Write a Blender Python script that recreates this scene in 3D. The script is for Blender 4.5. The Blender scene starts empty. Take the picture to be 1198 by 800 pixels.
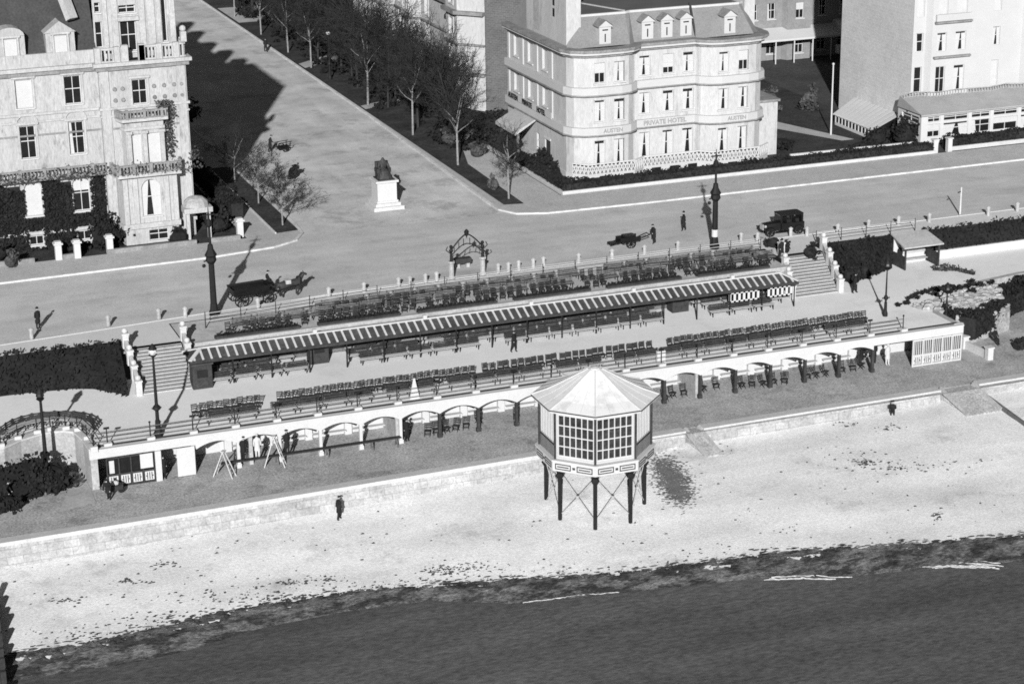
import bpy, math, random
from mathutils import Vector, Matrix
R = random.Random(7)
S = bpy.context.scene
COL = S.collection
# ------------------------------------------------------------------ camera
F = 2450.0; TH = math.radians(18.8); YAW = math.radians(20.7); ROLL = math.radians(0.8); H = 52.0
cy_, sy_ = math.cos(YAW), math.sin(YAW); ct_, st_ = math.cos(TH), math.sin(TH)
fw = Vector((sy_*ct_, cy_*ct_, -st_)); r0 = Vector((cy_, -sy_, 0)); u0 = Vector((sy_*st_, cy_*st_, ct_))
rt = math.cos(ROLL)*r0 - math.sin(ROLL)*u0
up = math.sin(ROLL)*r0 + math.cos(ROLL)*u0
def at(px, py, z=0.0):
    """ground point of a surveyed photo pixel on the level z"""
    d = fw + rt*((px-599)/F) - up*((py-400)/F)
    t = (z-H)/d.z
    return Vector((t*d.x, t*d.y, z))
cam = bpy.data.cameras.new('camera'); cam.sensor_width = 36; cam.lens = 36*F/1198
cam.clip_start = 1; cam.clip_end = 9000
co = bpy.data.objects.new('camera', cam); COL.objects.link(co)
m = Matrix((rt, up, -fw)).transposed().to_4x4(); m.translation = (0, 0, H); co.matrix_world = m
S.camera = co
# ------------------------------------------------------------------ light
SAZ, SEL = math.radians(23), math.radians(21)     # shadows run towards (sin, cos) of SAZ
tosun = Vector((-math.sin(SAZ)*math.cos(SEL), -math.cos(SAZ)*math.cos(SEL), math.sin(SEL)))
W = bpy.data.worlds.new('World'); S.world = W; W.use_nodes = True
nt = W.node_tree; nt.nodes.clear()
sky = nt.nodes.new('ShaderNodeTexSky'); sky.sky_type = 'NISHITA'; sky.sun_disc = False
sky.air_density = 0.6; sky.dust_density = 0.3; sky.altitude = 1500
sky.sun_elevation = SEL; sky.sun_rotation = math.atan2(tosun.x, tosun.y)
bw = nt.nodes.new('ShaderNodeRGBToBW'); bg = nt.nodes.new('ShaderNodeBackground'); wo = nt.nodes.new('ShaderNodeOutputWorld')
bg.inputs['Strength'].default_value = 0.05
nt.links.new(sky.outputs[0], bw.inputs[0]); nt.links.new(bw.outputs[0], bg.inputs[0]); nt.links.new(bg.outputs[0], wo.inputs[0])
sl = bpy.data.lights.new('sun', 'SUN'); sl.energy = 5.0; sl.angle = math.radians(0.6); sl.color = (1, 1, 1)
so = bpy.data.objects.new('sun', sl); COL.objects.link(so); so.rotation_euler = (-tosun).to_track_quat('-Z', 'Y').to_euler(); so.location = (0, 0, 200)
S.view_settings.view_transform = 'Standard'; S.view_settings.look = 'None'; S.view_settings.exposure = 0.40; S.view_settings.gamma = 1
S.view_settings.use_curve_mapping = False
S.cycles.filter_width = 1.7; S.cycles.use_denoising = False
# ------------------------------------------------------------------ materials (the photograph is black and white: every base colour is grey)
MATS = {}
def M(name, val, var=0.18, scale=0.6, fine=5.0, fvar=0.15, rough=0.9, bump=0.0, stretch=(1, 1, 1), dark=None, dthr=0.62, dscale=0.3, spec=0.2, brick=None, tracks=None):
    if name in MATS: return MATS[name]
    fvar = min(0.95, fvar*1.45); fine *= 1.4
    mt = bpy.data.materials.new(name); mt.use_nodes = True; n = mt.node_tree; N = n.nodes; L = n.links
    b = N['Principled BSDF']; b.inputs['Roughness'].default_value = rough
    b.inputs['Specular IOR Level'].default_value = spec
    g = N.new('ShaderNodeNewGeometry'); mp = N.new('ShaderNodeMapping'); mp.inputs['Scale'].default_value = stretch
    L.new(g.outputs['Position'], mp.inputs['Vector'])
    def noise(sc, det):
        t = N.new('ShaderNodeTexNoise'); t.inputs['Scale'].default_value = sc; t.inputs['Detail'].default_value = det
        t.inputs['Roughness'].default_value = 0.74; L.new(mp.outputs[0], t.inputs['Vector']); return t.outputs['Fac']
    def rng(fac, a, c, lo=0.25, hi=0.75):
        r = N.new('ShaderNodeMapRange'); r.inputs[1].default_value = lo; r.inputs[2].default_value = hi
        r.inputs[3].default_value = a; r.inputs[4].default_value = c; L.new(fac, r.inputs[0]); return r.outputs[0]
    def mul(a, c):
        k = N.new('ShaderNodeMath'); k.operation = 'MULTIPLY'; L.new(a, k.inputs[0])
        if isinstance(c, float): k.inputs[1].default_value = c
        else: L.new(c, k.inputs[1])
        return k.outputs[0]
    v = mul(rng(noise(scale, 9), 1-var*1.25, 1+var*1.25), val)
    nf = noise(fine, 5)
    v = mul(v, rng(nf, 1-fvar, 1+fvar))
    if dark is not None:
        dn = noise(dscale, 6)
        v = mul(v, rng(dn, 1.0, dark, dthr-0.05, dthr+0.05))
    if tracks:                                   # long worn streaks along the direction of travel
        m2 = N.new('ShaderNodeMapping'); m2.inputs['Scale'].default_value = tracks[1]; L.new(g.outputs['Position'], m2.inputs['Vector'])
        t2 = N.new('ShaderNodeTexNoise'); t2.inputs['Scale'].default_value = 1.0; t2.inputs['Detail'].default_value = 3; L.new(m2.outputs[0], t2.inputs['Vector'])
        v = mul(v, rng(t2.outputs['Fac'], 1-tracks[0], 1+tracks[0], .35, .65))
    if brick:
        t = N.new('ShaderNodeTexBrick'); t.inputs['Scale'].default_value = 1.0
        t.inputs['Brick Width'].default_value = brick[0]; t.inputs['Row Height'].default_value = brick[1]
        t.inputs['Mortar Size'].default_value = brick[2]; t.inputs['Color1'].default_value = (1, 1, 1, 1)
        t.inputs['Color2'].default_value = (brick[4],)*3+(1,); t.inputs['Mortar'].default_value = (brick[3],)*3+(1,)
        sx = N.new('ShaderNodeSeparateXYZ'); cx = N.new('ShaderNodeCombineXYZ'); ad = N.new('ShaderNodeMath')
        L.new(g.outputs['Position'], sx.inputs[0]); L.new(sx.outputs[0], ad.inputs[0]); L.new(sx.outputs[1], ad.inputs[1])
        L.new(ad.outputs[0], cx.inputs[0]); L.new(sx.outputs[2], cx.inputs[1]); L.new(cx.outputs[0], t.inputs['Vector'])
        bb = N.new('ShaderNodeRGBToBW'); L.new(t.outputs['Color'], bb.inputs[0]); v = mul(v, bb.outputs[0])
    cl = N.new('ShaderNodeCombineColor')
    for i in range(3): L.new(v, cl.inputs[i])
    L.new(cl.outputs[0], b.inputs['Base Color'])
    if bump:
        bp = N.new('ShaderNodeBump'); bp.inputs['Strength'].default_value = bump; bp.inputs['Distance'].default_value = 0.15
        L.new(nf, bp.inputs['Height']); L.new(bp.outputs[0], b.inputs['Normal'])
    MATS[name] = mt; return mt
m_stucco = M('old stucco', 0.355, 0.2, 0.5, 4.0, 0.2, stretch=(1.3, 1.3, 0.35), dark=0.6, dthr=0.6, dscale=1.0)
m_trim = M('stone trim', 0.37, 0.2, 0.8, 5.0, 0.2, stretch=(1, 1, .6))
m_weather = M('weathered cornice', 0.2, 0.35, 0.9, 5.0, 0.25)
m_white = M('white paint', 0.47, 0.05, 0.5, 6.0, 0.08)
m_render = M('white render', 0.415, 0.12, 0.5, 4.0, 0.13, stretch=(1.3, 1.3, .35), dark=0.75, dthr=0.6, dscale=0.9)
m_render_b = M('bright render', 0.425, 0.05, 0.4, 5.0, 0.06)
m_pale = M('pale curtain cloth', 0.45, 0.06, 1.0, 7.0, 0.08)
m_glass = M('window glass', 0.012, 0.3, 1.0, 4.0, 0.3, rough=0.25, spec=0.3)
m_slate_d = M('dark slate', 0.045, 0.25, 0.6, 4.0, 0.3, rough=0.8)
m_slate_l = M('pale mansard slate', 0.19, 0.15, 0.5, 5.0, 0.2)
m_lead = M('flat lead roof', 0.10, 0.2, 0.3, 4.0, 0.15)
m_brick = M('dark brick', 0.11, 0.2, 0.3, 3.0, 0.2, brick=(0.5, 0.2, 0.02, 1.3, 0.8))
m_gable = M('grey rendered gable', 0.54, 0.1, 0.25, 3.0, 0.12, brick=(0.7, 0.35, 0.02, 1.08, 0.92))
m_iron = M('black iron', 0.012, 0.3, 1.5, 6.0, 0.3, rough=0.6)
m_wood = M('dark painted wood', 0.035, 0.4, 1.5, 6.0, 0.4, rough=0.8)
m_black = M('black coach paint', 0.008, 0.4, 1.5, 6.0, 0.4, rough=0.5)
m_wood2 = M('mid brown wood', 0.11, 0.4, 1.2, 6.0, 0.4)
m_timber = M('bare pale timber', 0.42, 0.2, 1.0, 5.0, 0.2)
m_cloth = M('dark cloth', 0.014, 0.3, 3.0, 8.0, 0.3)
m_skin = M('skin', 0.32, 0.1, 3, 8, 0.1)
m_horse = M('horse coat', 0.03, 0.4, 1.5, 5, 0.3, rough=0.6)
m_bronze = M('dark bronze', 0.035, 0.5, 1.5, 5, 0.5, rough=0.6)
m_ivy = M('ivy leaf', 0.016, 0.4, 0.6, 4, 0.4)
m_leaf = M('dark leaf', 0.014, 0.45, 0.5, 4, 0.4)
m_leaf2 = M('grey green leaf', 0.06, 0.5, 0.5, 4, 0.5)
m_bark = M('bare bark', 0.03, 0.3, 1.0, 5, 0.3)
m_palebark = M('pale trunk', 0.2, 0.3, 1.0, 5, 0.3)
m_twig = M('twig', 0.022, 0.3, 0.5, 3, 0.3)
m_ground = M('garden earth', 0.055, 0.4, 0.12, 2.0, 0.4)
m_grass = M('garden grass', 0.035, 0.6, 0.35, 3.0, 0.6)
m_road = M('chalky road', 0.455, 0.18, 0.16, 5.0, 0.2, stretch=(0.8, 1, 1), dark=0.88, dthr=0.58, dscale=0.4, tracks=(0.05, (0.03, 0.6, 1)))
m_street = M('chalky side street', 0.48, 0.26, 0.16, 4.5, 0.24, dark=0.72, dthr=0.57, dscale=0.22, tracks=(0.06, (0.6, 0.05, 1)))
m_pave = M('pavement', 0.40, 0.15, 0.4, 4.0, 0.2, dark=0.8, dthr=0.6, dscale=0.8)
m_pave2 = M('light pavement', 0.56, 0.08, 0.3, 5.0, 0.1)
m_kerb = M('kerbstone', 0.52, 0.2, 0.8, 4.0, 0.2, dark=0.75, dthr=0.56, dscale=0.7)
m_prom = M('promenade gravel', 0.72, 0.07, 0.12, 6.0, 0.09, dark=0.9, dthr=0.6, dscale=0.15)
m_terr = M('terrace gravel', 0.42, 0.25, 0.7, 5.0, 0.25)
m_low = M('rough lower promenade', 0.34, 0.28, 0.35, 4.5, 0.5, dark=0.7, dthr=0.6, dscale=0.5)
m_path = M('garden path', 0.36, 0.2, 0.3, 4.0, 0.2)
m_seawall = M('sea wall stone', 0.38, 0.3, 0.8, 4.0, 0.25, brick=(1.1, 0.55, 0.03, 0.7, 0.8), dark=0.6, dthr=0.64, dscale=0.6)
m_coping = M('coping stone', 0.46, 0.1, 0.6, 4.0, 0.14)
m_dark_sand = M('dark sand', 0.17, 0.2, 0.8, 5.0, 0.3)
m_beach = M('pale shingle', 0.65, 0.16, 0.12, 4.5, 0.2, bump=0.3, stretch=(0.9, 1.1, 1), dark=0.78, dthr=0.6, dscale=0.22, tracks=(0.06, (0.05, 0.5, 1)))
m_pane = M('pavilion glass', 0.03, 0.6, 0.5, 3.0, 0.5, rough=0.3, spec=0.4)
m_wet = M('wet shingle', 0.15, 0.65, 0.6, 3.2, 0.9, bump=0.8, stretch=(0.7, 1.3, 1), dark=0.3, dthr=0.5, dscale=0.7)
m_weed = M('seaweed', 0.05, 0.4, 1, 5, 0.4)
m_foam = M('sea foam', 0.42, 0.2, 1.0, 5, 0.3)
m_sea = M('sea water', 0.093, 0.26, 0.10, 2.6, 0.42, rough=0.5, bump=0.35, tracks=(0.16, (0.035, 0.3, 1)), stretch=(0.45, 1.0, 1), spec=0.15)
m_stone_step = M('stone steps', 0.38, 0.12, 0.6, 4, 0.15)
m_ret = M('retaining wall', 0.33, 0.25, 0.6, 4.0, 0.25)
m_rock = M('rockery stone', 0.3, 0.4, 0.8, 3, 0.35)
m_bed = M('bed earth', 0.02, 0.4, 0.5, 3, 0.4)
m_sign = M('sign lettering', 0.25, 0.1, 2, 6, 0.1)
m_tile = M('dark canvas stripe', 0.055, 0.5, 0.35, 5, 0.4)
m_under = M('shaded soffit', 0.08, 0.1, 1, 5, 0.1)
# ------------------------------------------------------------------ object helpers
def tag(o, label=None, cat=None, group=None, kind=None):
    if label: o['label'] = label
    if cat: o['category'] = cat
    if group: o['group'] = group
    if kind: o['kind'] = kind
    return o
def thing(name, label, cat, loc=(0, 0, 0), group=None):
    o = bpy.data.objects.new(name, None); COL.objects.link(o); o.location = loc; o.empty_display_size = 0.3
    return tag(o, label, cat, group)
def wloc(o):
    v = Vector((0, 0, 0))
    while o is not None: v = v + o.location; o = o.parent
    return v
def kids(o): return [c for c in o.children]
def copy_tree(o, parent=None):
    c = o.copy(); COL.objects.link(c)
    if parent: c.parent = parent
    for ch in kids(o): copy_tree(ch, c)
    return c
class MB:
    def __init__(s): s.v = []; s.f = []
    def add(s, vs, fs):
        b = len(s.v); s.v += [tuple(v) for v in vs]; s.f += [tuple(b+i for i in f) for f in fs]; return s
    def box(s, x0, x1, y0, y1, z0, z1):
        return s.add([(x0,y0,z0),(x1,y0,z0),(x1,y1,z0),(x0,y1,z0),(x0,y0,z1),(x1,y0,z1),(x1,y1,z1),(x0,y1,z1)],
                     [(0,3,2,1),(4,5,6,7),(0,1,5,4),(1,2,6,5),(2,3,7,6),(3,0,4,7)])
    def obox(s, c, sx, sy, sz, rz=0.0, tilt=0.0):
        q = Matrix.Rotation(rz, 3, 'Z') @ Matrix.Rotation(tilt, 3, 'X'); c = Vector(c)
        vs = [c + q @ Vector((x*sx/2, y*sy/2, z*sz/2)) for z in (-1,1) for x, y in ((-1,-1),(1,-1),(1,1),(-1,1))]
        return s.add(vs, [(0,3,2,1),(4,5,6,7),(0,1,5,4),(1,2,6,5),(2,3,7,6),(3,0,4,7)])
    def bar(s, p, q, w, h=None):
        """rectangular bar from p to q"""
        p = Vector(p); q = Vector(q); d = q-p; h = h or w
        side = d.cross(Vector((0,0,1)))
        if side.length < 1e-6: side = Vector((1,0,0))
        side.normalize(); u = side.cross(d).normalized()
        vs = [e + side*(a*w/2) + u*(b*h/2) for e in (p, q) for a, b in ((-1,-1),(1,-1),(1,1),(-1,1))]
        return s.add(vs, [(0,3,2,1),(4,5,6,7),(0,1,5,4),(1,2,6,5),(2,3,7,6),(3,0,4,7)])
    def tube(s, p, q, ra, rb=None, n=8, cap=True):
        p = Vector(p); q = Vector(q); rb = ra if rb is None else rb; d = q-p
        a = d.cross(Vector((0,0,1)))
        if a.length < 1e-6: a = Vector((1,0,0))
        a.normalize(); b = d.cross(a).normalized()
        ring = lambda c, r: [c + a*(r*math.cos(2*math.pi*i/n)) + b*(r*math.sin(2*math.pi*i/n)) for i in range(n)]
        fs = [(i, (i+1)%n, n+(i+1)%n, n+i) for i in range(n)]
        if cap: fs += [tuple(range(n-1,-1,-1)), tuple(range(n, 2*n))]
        return s.add(ring(p, ra)+ring(q, rb), fs)
    def path(s, pts, r, n=6):
        for a, b in zip(pts[:-1], pts[1:]): s.tube(a, b, r, r, n)
        return s
    def lathe(s, c, prof, n=10, squash=1.0):
        vs = [(c[0]+r*math.cos(2*math.pi*i/n), c[1]+squash*r*math.sin(2*math.pi*i/n), c[2]+z) for r, z in prof for i in range(n)]
        fs = [(k*n+i, k*n+(i+1)%n, (k+1)*n+(i+1)%n, (k+1)*n+i) for k in range(len(prof)-1) for i in range(n)]
        fs += [tuple(range(n-1,-1,-1)), tuple((len(prof)-1)*n+i for i in range(n))]
        return s.add(vs, fs)
    def poly(s, pts): return s.add(pts, [tuple(range(len(pts)))])
    def prism(s, pts, z0, z1):
        """pts counter-clockwise seen from above; z may be numbers or lists"""
        n = len(pts); a = z0 if isinstance(z0, (list, tuple)) else [z0]*n; b = z1 if isinstance(z1, (list, tuple)) else [z1]*n
        return s.add([(p[0],p[1],a[i]) for i, p in enumerate(pts)]+[(p[0],p[1],b[i]) for i, p in enumerate(pts)],
                     [tuple(range(n-1,-1,-1)), tuple(range(n,2*n))]+[(i,(i+1)%n,n+(i+1)%n,n+i) for i in range(n)])
    def leaf(s, c, r, rnd):
        a = rnd.uniform(0, 6.28); t = rnd.uniform(-1, 1); q = math.sqrt(1-t*t)
        n = Vector((q*math.cos(a), q*math.sin(a), t)); u = n.orthogonal().normalized(); w = n.cross(u)
        k = rnd.uniform(0.6, 1.2)*r; c = Vector(c); j = rnd.uniform(0.5, 1.0)
        return s.add([c-u*k, c+w*k*j, c+u*k, c-w*k*j], [(0,1,2,3)])
    def ball(s, c, r, n=8, m_=5, sq=(1,1,1)):
        prof = [(max(0.02*r, r*math.sin(math.pi*i/m_)), -r*math.cos(math.pi*i/m_)) for i in range(m_+1)]
        vs0 = len(s.v); s.lathe((0,0,0), prof, n)
        for i in range(vs0, len(s.v)):
            v = s.v[i]; s.v[i] = (c[0]+v[0]*sq[0], c[1]+v[1]*sq[1], c[2]+v[2]*sq[2])
        return s
    def build(s, name, mat, parent=None, smooth=False, label=None):
        me = bpy.data.meshes.new(name)
        off = wloc(parent) if parent else Vector((0,0,0))
        me.from_pydata([(v[0]-off.x, v[1]-off.y, v[2]-off.z) for v in s.v], [], s.f); me.update()
        if smooth: me.polygons.foreach_set('use_smooth', [True]*len(me.polygons))
        for mm in (mat if isinstance(mat, (list, tuple)) else [mat]): me.materials.append(mm)
        o = bpy.data.objects.new(name, me); COL.objects.link(o)
        if parent: o.parent = parent
        if label: o['label'] = label
        return o
def build_split(mb, name, mat, parent):
    """one object for every separate piece"""
    n = len(mb.v); par = list(range(n))
    def fd(i):
        while par[i] != i: par[i] = par[par[i]]; i = par[i]
        return i
    for f in mb.f:
        a = fd(f[0])
        for i in f[1:]: par[fd(i)] = a
    g = {}
    for f in mb.f: g.setdefault(fd(f[0]), []).append(f)
    for fs in g.values():
        ids = sorted({i for f in fs for i in f}); mp = {i: k for k, i in enumerate(ids)}; m2 = MB(); m2.add([mb.v[i] for i in ids], [tuple(mp[i] for i in f) for f in fs]); m2.build(name, mat, parent)
def rebase(o, base):
    """move the origin of a top-level mesh to its base"""
    me = o.data; b = Vector(base)
    for v in me.vertices: v.co -= b
    o.location = b; return o
def text_mb(s, size, origin, udir, updir, ext=0.03):
    cu = bpy.data.curves.new('txt', 'FONT'); cu.body = s; cu.size = size; cu.extrude = ext; cu.align_x = 'CENTER'; cu.resolution_u = 2
    cu.offset = 0.012
    o = bpy.data.objects.new('txt', cu); COL.objects.link(o)
    bpy.context.view_layer.update()
    me = bpy.data.meshes.new_from_object(o.evaluated_get(bpy.context.evaluated_depsgraph_get()))
    bpy.data.objects.remove(o)
    u = Vector(udir); w = Vector(updir); n = u.cross(w); og = Vector(origin)
    mb = MB(); mb.add([og + u*v.co.x + w*v.co.y + n*v.co.z for v in me.vertices], [tuple(p.vertices) for p in me.polygons])
    bpy.data.meshes.remove(me); return mb
def offs(path, d):
    """offset an open polyline outwards (right-hand side) by d, mitred"""
    out = []
    for i, p in enumerate(path):
        ns = []
        for a, b in ((i-1, i), (i, i+1)):
            if a >= 0 and b < len(path):
                dx, dy = path[b][0]-path[a][0], path[b][1]-path[a][1]; l = math.hypot(dx, dy); ns.append((dy/l, -dx/l))
        if len(ns) == 1: nx, ny = ns[0]; k = 1
        else:
            nx, ny = ns[0][0]+ns[1][0], ns[0][1]+ns[1][1]; l = math.hypot(nx, ny) or 1; nx /= l; ny /= l
            k = 1/max(0.4, nx*ns[0][0]+ny*ns[0][1])
        out.append((p[0]+nx*d*k, p[1]+ny*d*k))
    return out
def band(mb, path, z0, z1, o0, o1, o1top=None):
    """moulding along path between offsets o0 (inner) and o1 (outer)"""
    a = offs(path, o0); b = offs(path, o1); c = offs(path, o1top if o1top is not None else o1); n = len(path)
    vs = [(p[0],p[1],z0) for p in a]+[(p[0],p[1],z0) for p in b]+[(p[0],p[1],z1) for p in c]+[(p[0],p[1],z1) for p in a]
    fs = []
    for i in range(n-1):
        for k in range(4):
            k2 = (k+1) % 4; fs.append((k*n+i, k2*n+i, k2*n+i+1, k*n+i+1))
    fs += [(0, 3*n, 2*n, n), (n-1, 2*n-1, 3*n-1, 4*n-1)]
    return mb.add(vs, [f[::-1] for f in fs])
class Facade:
    def __init__(s, path):
        s.p = path; s.u = [0.0]
        for a, b in zip(path[:-1], path[1:]): s.u.append(s.u[-1]+math.hypot(b[0]-a[0], b[1]-a[1]))
    def ux(s, x):
        for i in range(len(s.p)-1):
            a, b = s.p[i], s.p[i+1]
            if abs(b[0]-a[0]) > 1e-6 and min(a[0], b[0])-1e-6 <= x <= max(a[0], b[0])+1e-6:
                return s.u[i]+(x-a[0])/(b[0]-a[0])*(s.u[i+1]-s.u[i])
    def uy(s, y):
        for i in range(len(s.p)-1):
            a, b = s.p[i], s.p[i+1]
            if abs(b[1]-a[1]) > abs(b[0]-a[0]) and min(a[1], b[1]) <= y <= max(a[1], b[1]):
                return s.u[i]+(y-a[1])/(b[1]-a[1])*(s.u[i+1]-s.u[i])
    def pos(s, u, z, d=0.0, um=None):
        um = u if um is None else um
        i = 0
        while i < len(s.p)-2 and um > s.u[i+1]-1e-9: i += 1
        a, b = s.p[i], s.p[i+1]; l = s.u[i+1]-s.u[i]; dx, dy = (b[0]-a[0])/l, (b[1]-a[1])/l; t = u-s.u[i]
        return (a[0]+dx*t-dy*d, a[1]+dy*t+dx*d, z)
    def wall(s, mb, z0, z1, ops, depth=0.22):
        us = sorted(set([round(x, 4) for x in s.u]+[round(x, 4) for o in ops for x in o[:2]]))
        zs = sorted(set([z0, z1]+[x for o in ops for x in o[2:4] if z0 < x < z1]))
        for ua, ub in zip(us[:-1], us[1:]):
            uc = (ua+ub)/2
            for za, zb in zip(zs[:-1], zs[1:]):
                zc = (za+zb)/2
                if any(o[0] < uc < o[1] and o[2] < zc < o[3] for o in ops): continue
                mb.poly([s.pos(ua, za, 0, uc), s.pos(ub, za, 0, uc), s.pos(ub, zb, 0, uc), s.pos(ua, zb, 0, uc)])
        for o in ops:
            a, b, c, d = o[:4]; uc = (a+b)/2; q = lambda u, z, dd: s.pos(u, z, dd, uc)
            for (p1, p2) in (((a,c),(b,c)), ((b,c),(b,d)), ((b,d),(a,d)), ((a,d),(a,c))):
                mb.poly([q(*p1, 0), q(*p1, depth), q(*p2, depth), q(*p2, 0)])
            if len(o) > 5 and o[5] == 'arch':
                r = (b-a)/2; n = 6; zt = d
                for sg in (-1, 1):
                    arc = [q(uc+sg*r*math.cos(t*math.pi/2/n), d-r+r*math.sin(t*math.pi/2/n), 0.01) for t in range(n+1)]
                    cn = q(uc+sg*r, d, 0.01)
                    for k in range(n): mb.poly([cn, arc[k], arc[k+1]] if sg < 0 else [cn, arc[k+1], arc[k]])
    def rect(s, mb, a, b, c, d, dd):
        uc = (a+b)/2; mb.poly([s.pos(a,c,dd,uc), s.pos(b,c,dd,uc), s.pos(b,d,dd,uc), s.pos(a,d,dd,uc)])
    def slab(s, mb, a, b, c, d, d0, d1):
        """box on the facade between depths d0 (front, may be negative) and d1"""
        uc = (a+b)/2; q = lambda u, z, dd: s.pos(u, z, dd, uc)
        mb.add([q(a,c,d0),q(b,c,d0),q(b,c,d1),q(a,c,d1),q(a,d,d0),q(b,d,d0),q(b,d,d1),q(a,d,d1)],
               [(0,3,2,1),(4,5,6,7),(0,1,5,4),(1,2,6,5),(2,3,7,6),(3,0,4,7)])
    def window(s, root, o, rnd, depth=0.22, frame=None, sill=True):
        a, b, c, d, kind = o[:5]; fm = MB(); t = 0.07
        s.slab(fm, a, a+t, c, d, depth-0.08, depth); s.slab(fm, b-t, b, c, d, depth-0.08, depth)
        s.slab(fm, a+t, b-t, c, c+t, depth-0.08, depth); s.slab(fm, a+t, b-t, d-t, d, depth-0.08, depth)
        mid = (c+d)/2 + (0.1 if kind != 'door' else 0)
        if kind not in ('blind', 'niche'):
            s.slab(fm, a+t, b-t, mid-0.035, mid+0.035, depth-0.08, depth-0.005)
            if b-a > 0.9 and kind != 'curt': s.slab(fm, (a+b)/2-0.03, (a+b)/2+0.03, c+t, d-t, depth-0.078, depth-0.007)
        if sill: s.slab(fm, a-0.1, b+0.1, c-0.12, c-0.004, -0.12, 0.0)
        w = fm.build('window', frame or m_white, root)
        pn = MB(); s.rect(pn, a, b, c, d, depth-0.012)
        if kind == 'blind':
            pn.build('blind', m_pale, w)
            return w
        pn.build('pane', m_glass, w)
        cm = MB(); dd = depth-0.03; uc = (a+b)/2; q = lambda u, z: s.pos(u, z, dd, uc); x = (b-a)
        if kind == 'half':
            k = rnd.uniform(0.4, 0.75); s.rect(cm, a+t, b-t, d-(d-c)*k, d-t, dd)
        elif kind == 'curt':
            g0, g1 = rnd.uniform(0.015, 0.07)*x, rnd.uniform(0.1, 0.26)*x; sh = rnd.uniform(-.08, .08)*x
            top = d-rnd.choice((0.12, 0.24, 0.34))
            cm.poly([q(a+t, c+t), q(uc-g1+sh, c+t), q(uc-g0+sh, top), q(a+t, top)]); cm.poly([q(uc+g1*.7+sh, c+t), q(b-t, c+t), q(b-t, top), q(uc+g0+sh, top)])
        elif kind == 'side':
            cm.poly([q(a+t, c+t), q(a+x*.3, c+t), q(a+x*.22, d-t), q(a+t, d-t)])
        if cm.f: cm.build('curtain', m_pale, w)
        return w
def balustrade(mb, path, z0, h, step=0.45, th=0.13, post=0.35, every=6):
    f = Facade(path); tot = f.u[-1]; n = max(2, int(tot/step))
    for k, (a, b) in enumerate(zip(path[:-1], path[1:])):
        mb.bar((a[0],a[1],z0+h-0.07), (b[0],b[1],z0+h-0.07), th*1.8, 0.14); mb.bar((a[0],a[1],z0+0.06), (b[0],b[1],z0+0.06), th*1.8, 0.12)
    for i in range(n+1):
        p = f.pos(tot*i/n, z0)
        if i % every == 0: mb.obox((p[0], p[1], z0+h/2+0.03), post, post, h+0.12)
        else: mb.obox((p[0], p[1], z0+h/2), th, th, h-0.2)
    return mb
def blobs(mb, c, rx, ry, rz, n, r, rnd, lump=0.35):
    """leaf clump cloud: leaves gathered round random sub-centres in an ellipsoid"""
    subs = []
    for _ in range(max(3, n//45)):
        while True:
            p = Vector((rnd.uniform(-1,1), rnd.uniform(-1,1), rnd.uniform(-1,1)))
            if 0.25 < p.length < 0.95: break
        subs.append(p)
    for _ in range(n):
        s = rnd.choice(subs); q = s + Vector((rnd.gauss(0, lump*.5), rnd.gauss(0, lump*.5), rnd.gauss(0, lump*.5)))
        mb.leaf((c[0]+q.x*rx, c[1]+q.y*ry, c[2]+q.z*rz), r, rnd)
    return mb
# ================================================================== THE SETTING
def sheet(name, pts, z, mat, kind='structure'):
    mb = MB(); mb.poly([(p[0], p[1], z) for p in pts]); return tag(mb.build(name, mat), kind=kind)
ZU, ZL = -2.2, -5.1
def lerp(x, pts):
    if x <= pts[0][0]: return pts[0][1]
    for (a, b), (c, d) in zip(pts[:-1], pts[1:]):
        if x <= c: return b+(d-b)*(x-a)/(c-a)
    return pts[-1][1]
def zwall(x): return lerp(x, [(13, -6.65), (76, -6.1), (110, -5.8)])
WATER = -8.8
shore_px = [(15,795),(150,775),(220,760),(300,735),(400,715),(500,702),(600,705),(650,700),(750,690),(885,675),(1000,672),(1100,662),(1198,655)]
shore = [at(x, y, WATER) for x, y in shore_px]
shore_pts = [(p.x, p.y) for p in shore]; s0 = shore_pts[0]; s1 = shore_pts[-1]
shore_pts = [(-60, s0[1]-14)] + shore_pts + [(130, s1[1]-9), (220, s1[1]-30)]
def ysh(x): return lerp(x, shore_pts)
def zb(x, y):
    t = (132.2-y)/(132.2-ysh(x)); zw = zwall(x)
    return zw+(WATER-zw)*t + 0.10*math.sin(x*.35+y*.9)*max(0, min(1, t))*max(0, 1-t)*2
def atb(px, py):
    z = -7.5
    for _ in range(12):
        p = at(px, py, z); z = zb(p.x, p.y)
    return Vector((p.x, p.y, z))
# terrain far inland and the sea
sheet('ground', [(-1500,179.1),(3000,179.1),(4000,6000),(-3000,6000)], -0.06, m_ground)
sheet('sea', [(-3000,-2000),(3000,-2000),(3000,131),(-3000,131)], WATER+.07, m_sea)
# beach: a height field that dips under the water
mb = MB(); xs = [-60+2.0*i for i in range(141)]; rows = 26
for x in xs:
    ys = ysh(x)
    for k in range(rows): 
        t = k/(rows-1)*1.35; y = 132.6-(132.6-ys)*t
        mb.v.append((x, y, zb(x, y)+R.uniform(-.03, .03)))
for i in range(len(xs)-1):
    for k in range(rows-1): mb.f.append((i*rows+k, i*rows+k+1, (i+1)*rows+k+1, (i+1)*rows+k))
tag(mb.build('beach', m_beach, smooth=True), kind='structure')
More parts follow.
